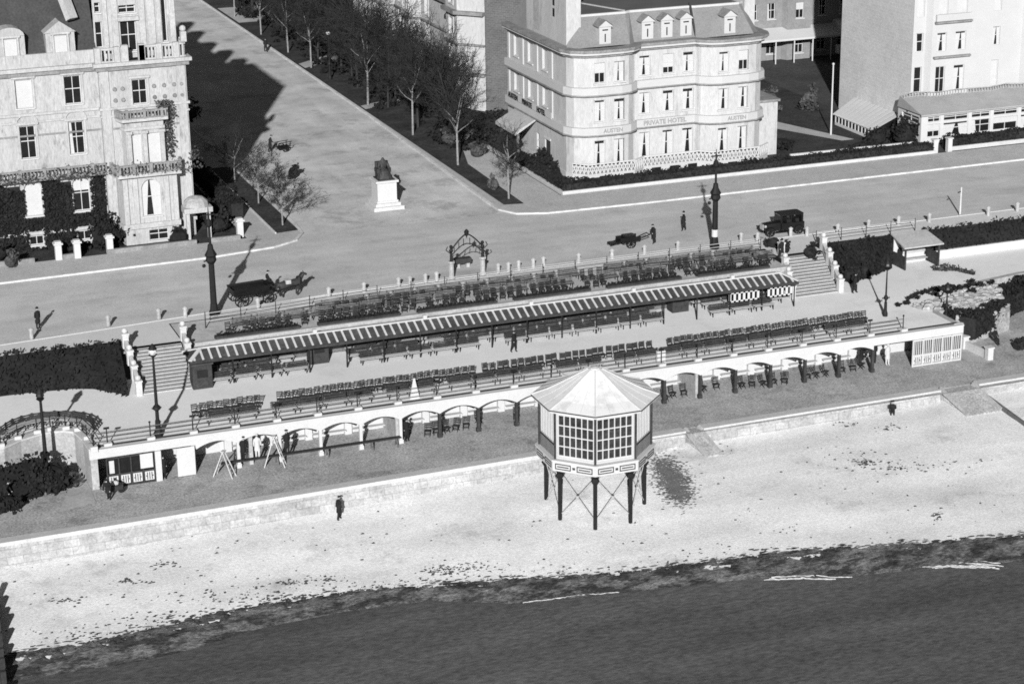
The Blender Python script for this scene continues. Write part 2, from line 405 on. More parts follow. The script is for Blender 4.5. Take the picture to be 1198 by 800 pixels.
# wet shingle left by the falling tide, ragged upper edge
wet_px = [(15,762),(100,752),(150,741),(225,723),(300,706),(400,693),(500,683),(600,678),(725,669),(900,646),(1050,636),(1198,627)]
wp = [atb(*p) for p in wet_px]; wetline = [(-60, wp[0].y-8)]+[(p.x, p.y-.55) for p in wp]+[(140, wp[-1].y-10), (220, wp[-1].y-25)]
mb = MB(); x = -20.0; prev = None; rw = 7; ra = random.Random(3); jit = 0.0; ji2 = 0.0
while x < 150:
    jit = 0.75*jit + ra.uniform(-.22, .22); ji2 = .96*ji2+ra.uniform(-.12,.12); y0 = lerp(x, wetline)+jit+ji2+ra.uniform(-.12,.12); y1 = ysh(x)-3.0
    col = [(x, y0+(y1-y0)*k/(rw-1), zb(x, y0+(y1-y0)*k/(rw-1))+0.10+(.01 if k > 0 else 0)) for k in range(rw)]
    b = len(mb.v); mb.v += col
    if prev is not None:
        for k in range(rw-1): mb.f.append((prev+k, prev+k+1, b+k+1, b+k))
    prev = b; x += 0.16
for _ in range(2600):                             # ragged tongues and wet pebbles just above the line
    x = ra.uniform(5, 100); d = abs(ra.gauss(0, .5)); y = lerp(x, wetline)+d-.2; r = ra.uniform(.05, .22)*(1.3 if d < .6 else .8); a0 = ra.uniform(0, 6)
    mb.add([(x+r*2.2*ra.uniform(.6,1.2)*math.cos(a0+i*1.2566), y+r*.8*ra.uniform(.6,1.2)*math.sin(a0+i*1.2566), zb(x, y)+.04) for i in range(5)], [(0,1,2,3,4)])
tag(mb.build('wet_shingle', m_wet, smooth=True), kind='structure')
# foam where small waves break
def foam(pxs, w):
    mb = MB(); ra = random.Random(len(pxs)*7+int(pxs[0][0])); pts = [at(x, y, WATER+0.09) for x, y in pxs]
    f = Facade([(p.x, p.y) for p in pts]); tot = f.u[-1]
    for st in range(max(1, int(w*3.2))):
        u = ra.uniform(0, .25)*tot; e = tot*ra.uniform(.7, 1); off = ra.gauss(0, .22*w); prev = None
        while u < e:
            off += ra.gauss(0, .03); c = f.pos(u, WATER+.1, off); hw = (.03+.1*w*ra.random()**2)*math.sin(math.pi*min(1, max(.05, u/tot))); zc = WATER+.1+.04*ra.random()
            i = len(mb.v); mb.v += [(c[0], c[1]-hw, WATER+.075), (c[0], c[1], zc), (c[0], c[1]+hw, WATER+.075)]
            if prev is not None: mb.f += [(prev, i, i+1, prev+1), (prev+1, i+1, i+2, prev+2)]
            prev = None if ra.random() < .05 else i; u += .16
    return tag(mb.build('foam', m_foam), 'thin white foam of a small wave breaking along the shore', 'foam', kind='stuff')
foam([(1065,663),(1110,659),(1150,660),(1180,663)], 2.3)
foam([(880,677),(940,674),(1000,675)], 1.2)
foam([(600,706),(660,699),(745,692)], .3)
foam([(300,731),(340,723),(380,717)], .35)
# seaweed and drift lines on the shingle
def weed(clusters, name='seaweed', label=None):
    mb = MB(); ra = random.Random(11)
    for (x, y, sx, sy, n) in clusters:
        for _ in range(int(n*1.7)):
            p = atb(x+ra.gauss(0, sx), y+ra.gauss(0, sy)); r = ra.uniform(.03, .12)
            k = ra.randint(4, 6); a0 = ra.uniform(0, 6)
            b = len(mb.v)
            vs = [(p.x+r*ra.uniform(.8,1.8)*math.cos(a0+6.283*i/k), p.y+r*ra.uniform(.6,1.3)*math.sin(a0+6.283*i/k), zb(p.x, p.y)+.01) for i in range(k)]+[(p.x, p.y, p.z+ra.uniform(.03,.1))]
            mb.add(vs, [(i, (i+1) % k, k) for i in range(k)])
    return tag(mb.build(name, m_weed), label, 'seaweed', kind='stuff')
cl = [(520,668,14,3,45),(545,663,20,3,35),(340,682,8,1.5,24),(385,678,14,2,22),(75,702,8,2,16),(195,660,10,3,16),(150,680,12,2,14),(300,692,30,8,18),
      (1015,542,7,3,26),(1060,546,35,4,40),(1000,535,25,8,18),(1097,603,4,3,16),(990,496,8,2,10),(840,525,10,3,8),(925,618,10,3,8),(1040,500,10,2,12),
      (785,660,6,2,8),(250,700,50,10,26),(130,742,60,6,60),(220,724,50,5,60),(330,700,50,4,60),(460,688,40,4,60),(560,682,40,4,50),(660,672,60,5,50),
      (600,620,250,30,26),(1000,590,150,30,36),(300,640,180,20,26),(150,690,120,25,24),(860,640,80,8,16)]
dm = MB(); ra = random.Random(77)  # dark flecks making one soft dark patch on the shingle
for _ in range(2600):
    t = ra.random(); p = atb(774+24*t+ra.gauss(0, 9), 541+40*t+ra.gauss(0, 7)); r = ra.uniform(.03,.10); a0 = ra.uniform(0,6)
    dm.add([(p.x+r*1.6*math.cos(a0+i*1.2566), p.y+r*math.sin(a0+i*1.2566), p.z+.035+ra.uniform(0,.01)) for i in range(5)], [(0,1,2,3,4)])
tag(dm.build('dark_sand_patch', m_dark_sand), 'soft dark fleck patch on the shingle right of the pavilion stilts', 'fleck patch', kind='stuff')
cl += [(783,552,9,9,30),(792,574,10,8,40)]  # more dark flecks over the same patch
for i in range(60):                               # two ragged dark drift lines inside the wet band
    f = i/59; X_ = 18+1170*f
    y_ = lerp(X_, wet_px); y2 = lerp(X_, shore_px); ra2 = random.Random(i)
    cl.append((X_, y_+5, 9, 2.0, 9)); cl.append((X_, y_+(y2-y_)*.6, 9, 2.2, 9))
weed(cl, label='scattered dark seaweed and drift lying along the tide line of the shingle')
# levels: lower promenade, upper promenade, terrace, pavements, road
sheet('lower_promenade', [(-60,131.8),(200,131.8),(200,160),(-60,160)], ZL, m_low)
niche = [(-60,141.2),(15.0,141.2),(16.3,142.2),(17.7,142.8),(18.6,143.0),(19.5,142.8),(20.1,142.3),(20.42,140.5),(20.5,138.3)]
prom_edge = niche + [(86.6,138.7),(91.6,138.9),(91.6,142.0),(93.2,144.6),(97,147.3),(104,148.6),(125,149.6),(200,151)]
sheet('upper_promenade', prom_edge+[(200,156.6),(88.4,156.6),(88.4,152.2),(25.5,152.2),(25.5,156.6),(-60,156.6)], ZU, m_prom)
sheet('terrace', [(30.6,152.3),(83,152.3),(83,158.2),(30.6,158.2)], -0.12, m_terr)
skerb = [(-60,156.6),(17,157.5),(24,158.1),(34,159.1),(45,159.95),(87,160.15),(220,159.6)]
mb = MB(); mb.poly([(p[0], p[1], .1) for p in [(-60,155.0),(26.2,154.8),(26.2,152.99),(30.4,152.99),(30.4,157.55),(83.4,157.6),(83.4,155.3),(87.8,155.3),(87.8,157.1),(220,157.1)]+skerb[::-1]])
tag(mb.build('south_pavement', m_pave2), kind='structure')
nk_l = [(-60,174.2),(20,174.25),(37.7,174.7),(43.7,175.6),(46.2,177.0),(47.3,179.0),(47.5,182),(47.5,340)]
nk_r = [(67.9,340),(67.5,224),(66.6,182),(66.7,179.4),(67.7,177.4),(70.4,176.45),(80,176.1),(220,176.1)]
sheet('road', skerb+[(220,176.1)]+nk_r[::-1][1:]+[(67.9,420),(47.5,420)]+nk_l[::-1], 0.0, m_road)
sheet('side_street', [(47.6,178.3),(66.4,178.3),(67.4,224),(67.9,420),(47.6,420)], 0.004, m_street)
mb = MB(); mb.poly([(p[0], p[1], .12) for p in nk_l[:-1]+[(47.5,420),(42.2,420),(42.2,179.2),(-60,179.2)]])
tag(mb.build('west_pavement', m_pave), kind='structure')
mb = MB(); mb.poly([(p[0], p[1], .12) for p in [(67.9,420)]+nk_r[1:]+[(220,181.7),(73.9,181.7),(73.9,420)]])
tag(mb.build('east_pavement', m_pave), kind='structure')
def kerb(path, w=.28, z1=.15, m=m_kerb):
    mb = MB(); band(mb, path, -.05, z1, -w*.5, w*.5); tag(mb.build('kerb', m), kind='structure')
kerb(nk_l); kerb(nk_r); kerb(skerb, .2, .13, m_pave2)
sheet('lawn_strip', [(45.0,179.6),(47.2,179.9),(47.2,206),(45.0,206)], .17, m_grass)
kerb([(45.0,206),(45.0,179.6)], .12, .24, m_coping)
sheet('park_lawn', [(67.6,180.6),(69.5,180.2),(69.9,197),(71.5,203),(79,203),(79,420),(68.0,420),(67.7,224)], .17, m_grass)
for pts in ([(67.9,226),(73,228.5),(73,230.5),(67.9,228)], [(68,252),(79,260),(79,264),(68,255)], [(72,206),(79,212),(79,214.5),(72,208)], [(68.2,287),(79,287),(79,300),(68.2,300)]):
    sheet('park_path', pts, .19, m_path)
# rear gardens between the hotels
sheet('rear_garden', [(99,184),(117,184),(117,230),(99,230)], .0, m_grass)
sheet('garden_path', [(106.2,199),(110,191),(111.5,191),(107.5,203),(101,215),(99.6,215)], .02, m_path)
sheet('front_forecourt', [(74.4,183),(98.5,183),(98.5,190),(74.4,190)], .05, m_path)
sheet('front_garden', [(-40,179.3),(42,179.3),(42,184),(-40,184)], .02, m_grass)
# retaining wall below the upper promenade edge (niche at the left end and the right flank)
def wallstrip(name, path, z0, z1, th, mat, label, cat, cap=None):
    mb = MB(); band(mb, path, z0, z1, -th, 0.0); t = thing(name, label, cat, (path[0][0], path[0][1], z0))
    mb.build('wall', mat, t)
    if cap: c = MB(); band(c, path, z1, z1+.14, -th-.05, .06); c.build('coping', cap, t)
    return t
wallstrip('retaining_wall', niche, ZL-.1, ZU+.02, .5, m_ret, 'curved grey retaining wall of the niche at the west end of the arcade', 'wall', m_coping)
wallstrip('retaining_wall', [(91.6,138.9),(91.6,142.0),(93.2,144.6),(97,147.3),(104,148.6),(125,149.6),(200,151)], ZL-.1, ZU+.05, .5, m_ret, 'grey retaining wall under the rockery at the east end', 'wall')
wallstrip('terrace_wall', [(30.5,152.28),(83.2,152.28)], ZU-.05, -.13, .4, m_ret, 'long retaining wall behind the striped promenade shelter', 'wall', m_path)
wallstrip('bank_wall', [(99.3,155.45),(200,155.2)], ZU-.05, ZU+.75, .4, m_white, 'low white wall at the foot of the dark bank right of the shelter', 'wall')
# sea wall with coping, two gaps for the beach ramps
sw = thing('sea_wall', 'long pale stone sea wall between the lower promenade and the shingle beach', 'sea wall', (13, 132, -7))
for a, b in ((-60, 63.7), (65.2, 85.9), (89.4, 200)):
    pts = [(x, 131.35+lerp(x, [(13,0.1),(60,1.0),(94,1.35)])) for x in [a]+[k for k in (0, 20, 40) if a < k < b]+[b]]
    w = MB(); band(w, [(p[0], p[1]-.25) for p in pts], -9, ZL-.12, -.6, 0.25, 0.0); w.build('wall', m_seawall, sw)
    c = MB(); band(c, [(p[0], p[1]-.25) for p in pts], ZL-.12, ZL+.16, -.75, .1); c.build('coping', m_coping, sw)
def ramp(x0, x1, y1, label):
    t = thing('beach_ramp', label, 'ramp', ((x0+x1)/2, y1, zb(x0, y1)))
    a = zb(x0, y1)+.1; mb = MB()
    mb.add([(x0,132.9,ZL+.03),(x1,132.9,ZL+.03),(x1+.6,y1,a),(x0+.6,y1,a),(x0,132.9,-9),(x1,132.9,-9),(x1+.6,y1,-9),(x0+.6,y1,-9)],
           [(0,3,2,1),(3,7,6,2),(0,4,7,3),(1,2,6,5)]); mb.build('ramp_slab', m_low, t)
    for xx in (x0-.12, x1+.12):
        k = MB(); k.bar((xx,132.7,ZL+.1), (xx+.6,y1,a+.08), .22, .3); k.build('side_kerb', m_ret, t)
ramp(86.2, 88.9, 129.5, 'wide grey slipway sloping from the lower promenade down to the beach at right')
ramp(64.0, 64.9, 130.1, 'narrow dark ramp to the beach just right of the octagonal pavilion')
# timber groynes
def groyne(p, q, label, n):
    t = thing('groyne', label, 'groyne', (p[0], p[1], zb(*p))); ra = random.Random(n)
    b = MB(); b.add([(p[0]-.1,p[1],zb(*p)-1),(p[0]+.1,p[1],zb(*p)-1),(q[0]+.1,q[1],zb(*q)-1),(q[0]-.1,q[1],zb(*q)-1),
                     (p[0]-.1,p[1],zb(*p)+.75),(p[0]+.1,p[1],zb(*p)+.75),(q[0]+.1,q[1],zb(*q)+.3),(q[0]-.1,q[1],zb(*q)+.3)],
                    [(0,3,2,1),(4,5,6,7),(0,1,5,4),(1,2,6,5),(2,3,7,6),(3,0,4,7)]); b.build('planking', m_wood, t)
    for i in range(n):
        f = i/(n-1); x, y = p[0]+(q[0]-p[0])*f, p[1]+(q[1]-p[1])*f; z = zb(x, y)
        k = MB(); k.obox((x+.12, y, z+.1), .32, .32, 2.6+ra.uniform(-.3,.3), ra.uniform(0,.4)); k.build('post', m_wood, t)
groyne((11.9,127.2), (10.9,116.5), 'dark weathered timber groyne running down the beach at the lower left', 9)
g2 = thing('groyne', 'thin low timber groyne beside the wide slipway', 'groyne', (89.6,131,-6))
k = MB(); k.bar((89.8,131.6,zb(89.8,131.6)+.1), (90.1,122.5,zb(90.1,122.5)+.12), .16, .5); k.build('planking', m_wood2, g2)
# ------------------------------------------------------------------ stone staircases
def stairs(x0, x1, xb0, xb1, yt, yb, label, n=13):
    t = thing('stone_staircase', label, 'staircase', ((xb0+xb1)/2, yb, ZU)); mb = MB(); rs = MB()
    for i in range(n):
        f0, f1 = i/n, (i+1)/n; ya, yb_ = yt+(yb-yt)*f0, yt+(yb-yt)*f1; z = .1+(ZU-.1)*f0 - (.1-ZU)/n*.0
        xa, xb = x0+(xb0-x0)*f0, x1+(xb1-x1)*f0
        z1 = .1-(.1-ZU)*(i+1)/(n+1)
        mb.box(xa, xb, yb_, ya, ZU-.1, z1)
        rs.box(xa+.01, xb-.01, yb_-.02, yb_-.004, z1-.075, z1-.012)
    mb.build('steps', m_stone_step, t); rs.build('painted_nosing_shadows', m_slate_d, t)  # thin dark strips put the nosing shadow into the colour
    for (a, b) in ((x0-.22, xb0-.22), (x1+.22, xb1+.22)):
        p = MB(); p.bar((a,yt+.1,.55), (b,yb,ZU+.75), .3, .7); p.build('parapet', m_path, t)
        for f in (0, .36, .68, 1.0):
            q = MB(); x, y, z = a+(b-a)*f, yt+(yb-yt)*f, .1+(ZU-.1)*f; q.obox((x,y,z+.55), .46, .46, 1.1); q.obox((x,y,z+1.14), .56, .56, .12); q.ball((x,y,z+1.38), .22, 8, 5)
            q.build('pier', m_coping, t)
stairs(26.3, 30.35, 26.25, 30.2, 152.99, 148.4, 'wide stone staircase at the west end of the shelter, with the lamp in front')
stairs(84.0, 87.7, 82.5, 86.7, 155.2, 150.3, 'wide stone staircase at the east end of the shelter, below the parked motor car')
# ================================================================== ARCADE under the upper promenade
BAY = 3.07; CX = [31.1+BAY*k for k in range(18)]          # front column line
YF, YB = 138.62, 142.0
ar = thing('arcade', 'long white arcade of low arches carrying the upper promenade above the lower walk', 'arcade', (20.4, YF, ZL))
fm = MB()
def arch_bay(a, b, spring, crown, n=10):
    zb_ = [spring+(crown-spring)*(1-(2*i/n-1)**2) for i in range(n+1)]
    for i in range(n):
        xa, xb = a+(b-a)*i/n, a+(b-a)*(i+1)/n
        for y, fl in ((YF-.32, 0), (YF, 1)):
            q = [(xa,y,zb_[i]),(xb,y,zb_[i+1]),(xb,y,ZU+.06),(xa,y,ZU+.06)]; fm.poly(q if not fl else q[::-1])
        fm.poly([(xa,YF-.32,zb_[i]),(xa,YF,zb_[i]),(xb,YF,zb_[i+1]),(xb,YF-.32,zb_[i+1])])
        fm.poly([(xa,YF-.32,ZU+.06),(xb,YF-.32,ZU+.06),(xb,YF,ZU+.06),(xa,YF,ZU+.06)])
for i in range(len(CX)-1): arch_bay(CX[i], CX[i+1], ZU-.98, ZU-.55)
arch_bay(28.03, 31.1, ZU-.98, ZU-.55)
fm.box(20.45, 28.03, YF-.32, YF, ZU-.62, ZU+.06); fm.box(CX[-1], 91.6, YF-.32, YF, ZU-.62, ZU+.06)
fm.build('fascia', m_white, ar)
k = MB(); k.box(20.45, 91.6, YF-.40, YF-.322, ZU-.03, ZU+.09); k.build('deck_nosing', m_white, ar)
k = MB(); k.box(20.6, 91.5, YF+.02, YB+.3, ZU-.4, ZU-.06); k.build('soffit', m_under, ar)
k = MB(); k.box(20.6, 91.5, YB, YB+.25, ZL-.05, ZU-.41); k.build('back_wall', m_white, ar)
for i, x in enumerate(CX):
    k = MB(); k.box(x-.11, x+.11, YF-.30, YF-.06, ZL, ZU-.93); k.box(x-.17, x+.17, YF-.34, YF-.02, ZL, ZL+.3); k.build('column', m_white if i < 5 else m_wood, ar)
    k = MB(); k.box(x-.27, x+.27, YB-.32, YB-.005, ZL, ZU-.42); k.build('pilaster', m_white, ar)
    if i < len(CX)-1:
        k = MB(); n = 8
        for j in range(n):
            t0, t1 = j/n, (j+1)/n; f = lambda t: ZL+1.2+.22*(1-(2*t-1)**2)
            k.bar((x+.28+(BAY-.56)*t0, YB-.15, f(t0)), (x+.28+(BAY-.56)*t1, YB-.15, f(t1)), .3, .17)
        k.build('arched_back_rail', m_iron, ar)
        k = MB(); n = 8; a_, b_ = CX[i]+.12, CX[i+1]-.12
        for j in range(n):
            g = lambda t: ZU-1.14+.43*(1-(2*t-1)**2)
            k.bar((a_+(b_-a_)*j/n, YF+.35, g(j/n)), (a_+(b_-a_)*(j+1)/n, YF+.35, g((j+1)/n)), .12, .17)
        k.build('dark_arch_strip', m_iron, ar)  # added dark strip making the dark band below the fascia
        k = MB(); k.bar((x+.28, YB-.5, ZL+.45), (x+BAY-.28, YB-.5, ZL+.45), .42, .06); k.build('wall_seat', m_white, ar)
for x in (CX[4]-.14, CX[12]-.14, CX[0]+1.0, 27.9):
    k = MB(); k.box(x-.16, x+.12, YF+.01, YB-.33, ZL, ZU-.42); k.build('partition_wall', m_ret, ar)
# refreshment kiosks fitted into the two ends of the arcade
def kiosk(x0, x1, label, dark):
    t = thing('arcade_shop', label, 'shop', ((x0+x1)/2, YF-.5, ZL)); w = x1-x0
    k = MB(); k.box(x0, x1, YF-.42, YF-.33, ZL, ZL+.12); k.box(x0, x1, YF-.42, YF-.33, ZL+.86, ZL+.98); k.box(x0, x1, YF-.42, YF-.33, ZU-.75, ZU-.63)
    n = 4 if dark else 5
    for i in range(n+1): k.box(x0+w*i/n-.05, x0+w*i/n+.05, YF-.44, YF-.34, ZL, ZU-.63)
    k.build('frame', m_wood if dark else m_white, t)
    b = MB(); b.box(x0, x1, YF-.28, YF-.2, ZL, ZU-.63); b.build('interior', m_glass if dark else m_iron, t)
    for i in range(n):
        a, c = x0+w*i/n+.1, x0+w*(i+1)/n-.1
        p = MB(); p.box(a, c, YF-.37, YF-.31, ZL+.16, ZL+.82); p.build('stall_panel', m_white, t)
        q = MB()
        for u in (.25, .5, .75):
            q.box(a+(c-a)*u-.03, a+(c-a)*u+.03, YF-.385, YF-.371, ZL+.22, ZL+.76)
        q.box(a+.06, a+(c-a)*.25-.04, YF-.385, YF-.371, ZL+.45, ZL+.53); q.box(a+(c-a)*.75+.04, c-.06, YF-.385, YF-.371, ZL+.45, ZL+.53)
        q.build('fretwork', m_slate_d, t)
        if not dark:
            q = MB()
            for u in range(4): q.box(a+(c-a)*u/4+.06, a+(c-a)*u/4+.12, YF-.37, YF-.31, ZL+.99, ZU-.76)
            q.build('pale_slats', m_pale, t)
    return t
ks = kiosk(21.6, 25.0, 'dark fronted kiosk with pale fretwork panels under the west end of the arcade', True)
k = MB(); k.box(23.95, 24.85, YF-.5, YF-.43, ZL+1.15, ZU-.68); k.build('white_notice_board', m_white, ks)
k = MB(); k.box(21.75, 22.1, YF-.5, YF-.43, ZL+1.1, ZU-.85); k.build('pale_poster', m_pale, ks)
k = MB(); k.box(25.02, 25.45, YF-.5, YF-.02, ZL, ZU-.63); k.build('white_pier', m_white, ks)
k = MB(); k.box(26.6, 27.9, YF-.36, YF-.3, ZL+.05, ZU-.7); k.build('white_hoarding', m_white, ks)
kiosk(86.9, 91.4, 'pale fronted kiosk with slatted windows under the east end of the arcade', False)
# promenade railing over the arcade
rl = thing('railing', 'iron promenade railing on small white piers above the arcade', 'railing', (20.6, 139.0, ZU))
YR = 139.05; px0 = 21.9; NP = 22
for z in (.35, .68, 1.02):
    k = MB(); k.bar((20.6,YR,ZU+z), (86.4,YR,ZU+z), .05); k.build('rail', m_wood2, rl)
k = MB(); k.box(20.6, 91.4, YR-.14, YR+.1, ZU+.0, ZU+.07); k.build('dark_edge_strip', m_slate_d, rl)  # dark strip along the deck edge above the fascia
for i in range(NP):
    x = px0+BAY*i
    k = MB(); k.box(x-.28, x+.28, YR-.3, YR+.26, ZU, ZU+.24); k.build('pier', m_white, rl)
    k = MB(); k.tube((x,YR,ZU+.2), (x,YR,ZU+1.25), .05, .04, 6); k.ball((x,YR,ZU+1.3), .09, 6, 4)
    if i % 2 == 0: k.bar((x-.2,YR,ZU+1.3),(x+.2,YR,ZU+1.3),.08,.14)
    k.build('post', m_iron, rl)
# railing round the niche
nr = thing('railing', 'curved iron railing with white piers round the niche at the west end', 'railing', (17.7, 143.3, ZU))
np_ = offs(niche[1:], -.3)
for z in (.4, .75, 1.05):
    k = MB(); k.path([(p[0], p[1], ZU+z) for p in [(2, niche[0][1]+.3)]+np_], .028, 5); k.build('rail', m_wood2, nr)
for p in [(8, niche[0][1]+.3), (11.5, niche[0][1]+.3)]+np_:
    k = MB(); k.obox((p[0],p[1],ZU+.2), .5, .5, .4); k.build('pier', m_white, nr)
    k = MB(); k.tube((p[0],p[1],ZU+.3), (p[0],p[1],ZU+1.2), .05, .04, 6); k.build('post', m_iron, nr)
# ================================================================== STRIPED SHELTER on the upper promenade
XA, XB = 30.0, 81.7; YE, YRG, YBK = 148.1, 149.35, 150.6; ZE, ZRG = .02, .52
sh = thing('promenade_shelter', 'long narrow shelter with a dark roof striped by white ribs along the promenade', 'shelter', (XA, YE, ZU))
k = MB(); h = 1.1
k.poly([(XA,YE,ZE),(XB,YE,ZE),(XB-h,YRG,ZRG),(XA+h,YRG,ZRG)]); k.poly([(XB,YBK,ZE),(XA,YBK,ZE),(XA+h,YRG,ZRG),(XB-h,YRG,ZRG)])
k.poly([(XA,YBK,ZE),(XA,YE,ZE),(XA+h,YRG,ZRG)]); k.poly([(XB,YE,ZE),(XB,YBK,ZE),(XB-h,YRG,ZRG)])
k.build('roof', m_tile, sh)
k = MB(); x = XA+.35
while x < XB-.3:
    lo = max(0, 1-(x-XA)/h) if x < XA+h else (max(0, 1-(XB-x)/h) if x > XB-h else 0)
    tz = 1-lo
    for ye in (YE, YBK):
        k.bar((x,ye,ZE+.03), (x,ye+(YRG-ye)*tz,ZE+(ZRG-ZE)*tz+.03), .16, .05)
    x += .66
k.build('roof_ribs', m_coping, sh)
k = MB(); k.bar((XA+h,YRG,ZRG+.05), (XB-h,YRG,ZRG+.05), .2, .1)
for (a, b) in (((XA,YE),(XA+h,YRG)), ((XA,YBK),(XA+h,YRG)), ((XB,YE),(XB-h,YRG)), ((XB,YBK),(XB-h,YRG))): k.bar((a[0],a[1],ZE+.04), (b[0],b[1],ZRG+.05), .3, .08)
k.build('ridge_and_hips', m_white, sh)
for xx in (XA+h+9*i for i in range(1, 6)):
    k = MB(); k.obox((xx,YRG,ZRG+.2), .3, .3, .32); k.build('vent', m_white, sh)
k = MB(); k.box(XA, XB, YE-.02, YE+.03, ZE-.26, ZE-.01); k.build('valance', m_wood, sh)
k = MB(); k.box(XA, XB, YBK+.0, YBK+.06, ZE-.3, ZE-.01); k.build('rear_beam', m_wood, sh)
k = MB(); k.box(XA+.1, XB-.1, 152.02, 152.09, ZU, ZE-.25); k.build('back_boarding', m_wood2, sh)
for i in range(18):
    x = XA+.3+(XB-XA-.6)*i/17
    k = MB(); k.tube((x,YE+.2,ZU), (x,YE+.2,ZE-.3), .07, .06, 6); k.build('post', m_iron, sh)
for (a, b) in ((75.4,78.2), (79.0,81.3)):
    k = MB(); k.box(a,b,YE+.35,YE+.43,ZU+1.0,ZU+1.12); k.box(a,b,YE+.35,YE+.43,ZE-.5,ZE-.36)
    n = int((b-a)/.45)
    for i in range(n+1): k.box(a+(b-a-.2)*i/n, a+(b-a-.2)*i/n+.2, YE+.35, YE+.43, ZU+1.0, ZE-.36)
    k.build('slatted_screen', m_white, sh)
def booth(px, py, label):
    p = at(px, py, ZU); t = thing('wooden_booth', label, 'booth', p)
    k = MB(); k.obox((p.x,p.y,ZU+.95), 1.5, 1.1, 1.9); k.build('cabin', m_wood, t)
    k = MB(); k.obox((p.x,p.y,ZU+1.96), 1.7, 1.3, .12); k.build('roof', m_slate_d, t)
    k = MB(); k.box(p.x-.4, p.x+.4, p.y-.6, p.y-.555, ZU+.9, ZU+1.5); k.build('hatch', m_iron, t)
booth(372, 423, 'dark wooden booth under the left half of the striped shelter')
booth(793, 363, 'dark wooden booth under the right half of the striped shelter')
booth(236, 452, 'dark wooden booth beside the foot of the west staircase')
# boxes standing for shade along the terrace edge and white boards by the stairs
for i in range(6):
    x0 = 33+8.3*i; t = thing('shade_filler', 'added dark shade trough along the terrace edge above the shelter roof', 'shade filler', (x0+3.4, 152.75, -.12), 'shade fillers along the terrace edge')
    k = MB(); k.box(x0, x0+6.8, 152.5, 153.0, -.12, .22); k.build('filler', m_wood, t)  # solid dark box added where the terrace edge is only shaded
    k = MB(); ra = random.Random(i)
    for _ in range(260): k.leaf((x0+ra.uniform(.1,6.7), ra.uniform(152.5,153.0), ra.uniform(.2,.42)), .12, ra)
    k.build('foliage', m_leaf, t)
# ================================================================== terrace railing
tr = thing('railing', 'thin post and rail fence between the road pavement and the terrace of chairs', 'railing', (42, 157.4, 0))
tp = [(33,155.9),(38,156.3),(45.5,157.2),(60,157.45),(83.0,157.55)]
fr = Facade(tp)
for z in (.45, .8, 1.1):
    k = MB(); k.path([(p[0],p[1],z) for p in tp], .03, 5); k.build('rail', m_path, tr)
for i in range(18):
    p = fr.pos(fr.u[-1]*i/17, 0); k = MB(); k.tube((p[0],p[1],-.1), (p[0],p[1],1.25), .05, .04, 6); k.build('post', m_wood, tr)
tr2 = thing('railing', 'short post and rail fence above the dark bank east of the stairs', 'railing', (95, 157.3, 0))
tp = [(88.4,157.35),(98.5,157.4)]; fr = Facade(tp)
for z in (.45, .8, 1.1):
    k = MB(); k.path([(p[0],p[1],z) for p in tp], .03, 5); k.build('rail', m_path, tr2)
for i in range(5):
    p = fr.pos(fr.u[-1]*i/4, 0); k = MB(); k.tube((p[0],p[1],.05), (p[0],p[1],1.25), .05, .04, 6); k.build('post', m_wood, tr2)
# ================================================================== seats
def make_bench(label, group, mat=m_wood, L=1.85):
    t = thing('slatted_bench', label, 'bench', (0,0,0), group)
    k = MB()
    for i in range(4): k.box(-L/2, L/2, -.28+.14*i, -.17+.14*i, .41, .45)
    k.build('seat', m_path if mat is m_wood else mat, t)  # paler seat colour stands in for light on the seat tops
    k = MB()
    for i in range(3): k.bar((-L/2, .27+.04*i, .56+.14*i), (L/2, .27+.04*i, .56+.14*i), .03, .1)
    k.build('backrest', mat, t)
    for sx in (-1, 1):
        k = MB(); x = sx*(L/2-.15); k.box(x-.03,x+.03,-.27,-.21,0,.41); k.bar((x,.24,0), (x,.37,.92), .06); k.box(x-.03,x+.03,-.27,.3,.37,.41); k.build('leg_frame', m_iron, t)
    return t
def make_chair(label, group, mat=m_wood):
    t = thing('garden_chair', label, 'chair', (0,0,0), group)
    k = MB(); k.box(-.23,.23,-.22,.22,.42,.46); k.build('seat', mat, t)
    k = MB()
    for z in (.62, .78, .92): k.bar((-.22,.24+.06*(z-.6),z), (.22,.24+.06*(z-.6),z), .03, .09)
    for sx in (-.21,.21): k.bar((sx,.2,.44), (sx,.27,.98), .04)
    k.build('backrest', mat, t)
    k = MB()
    for sx in (-.21,.21): k.bar((sx,-.22,0), (sx,.2,.44), .04); k.bar((sx,.22,0), (sx,-.2,.44), .04)
    k.bar((-.21,.1,.13),(.21,.1,.13),.03); k.bar((-.21,-.1,.13),(.21,-.1,.13),.03); k.bar((-.21,0,.21),(.21,0,.21),.03)
    k.build('legs', m_iron, t); return t
used = {}
def place(fn, key, args, x, y, z, rz):
    if key not in used: used[key] = [fn(*args), 0]
    o = used[key][0] if used[key][1] == 0 else copy_tree(used[key][0])
    used[key][1] += 1; o.location = (x, y, z); o.rotation_euler = (0, 0, rz); return o
ra = random.Random(21)
x = 28.9
while x < 84.6:                                       # back row: chairs
    if not any(abs(x-g) < .45 for g in (34.6, 51.0, 66.2)):
        place(make_chair, 'c1', ('dark garden chair in the long row along the seaward side of the upper promenade', 'garden chairs in a row along the promenade railing'), x, 142.15+ra.uniform(-.12,.12), ZU, ra.uniform(-.25,.25))
    x += .56+ra.uniform(-.03,.07)
x = 30.2
while x < 83.6:
    place(make_bench, 'b1', ('dark slatted bench in the row between the promenade railing and the chairs', 'benches in a row behind the promenade railing'), x, 140.35, ZU, 0)
    x += 1.95+(ra.random() < .12)*1.0
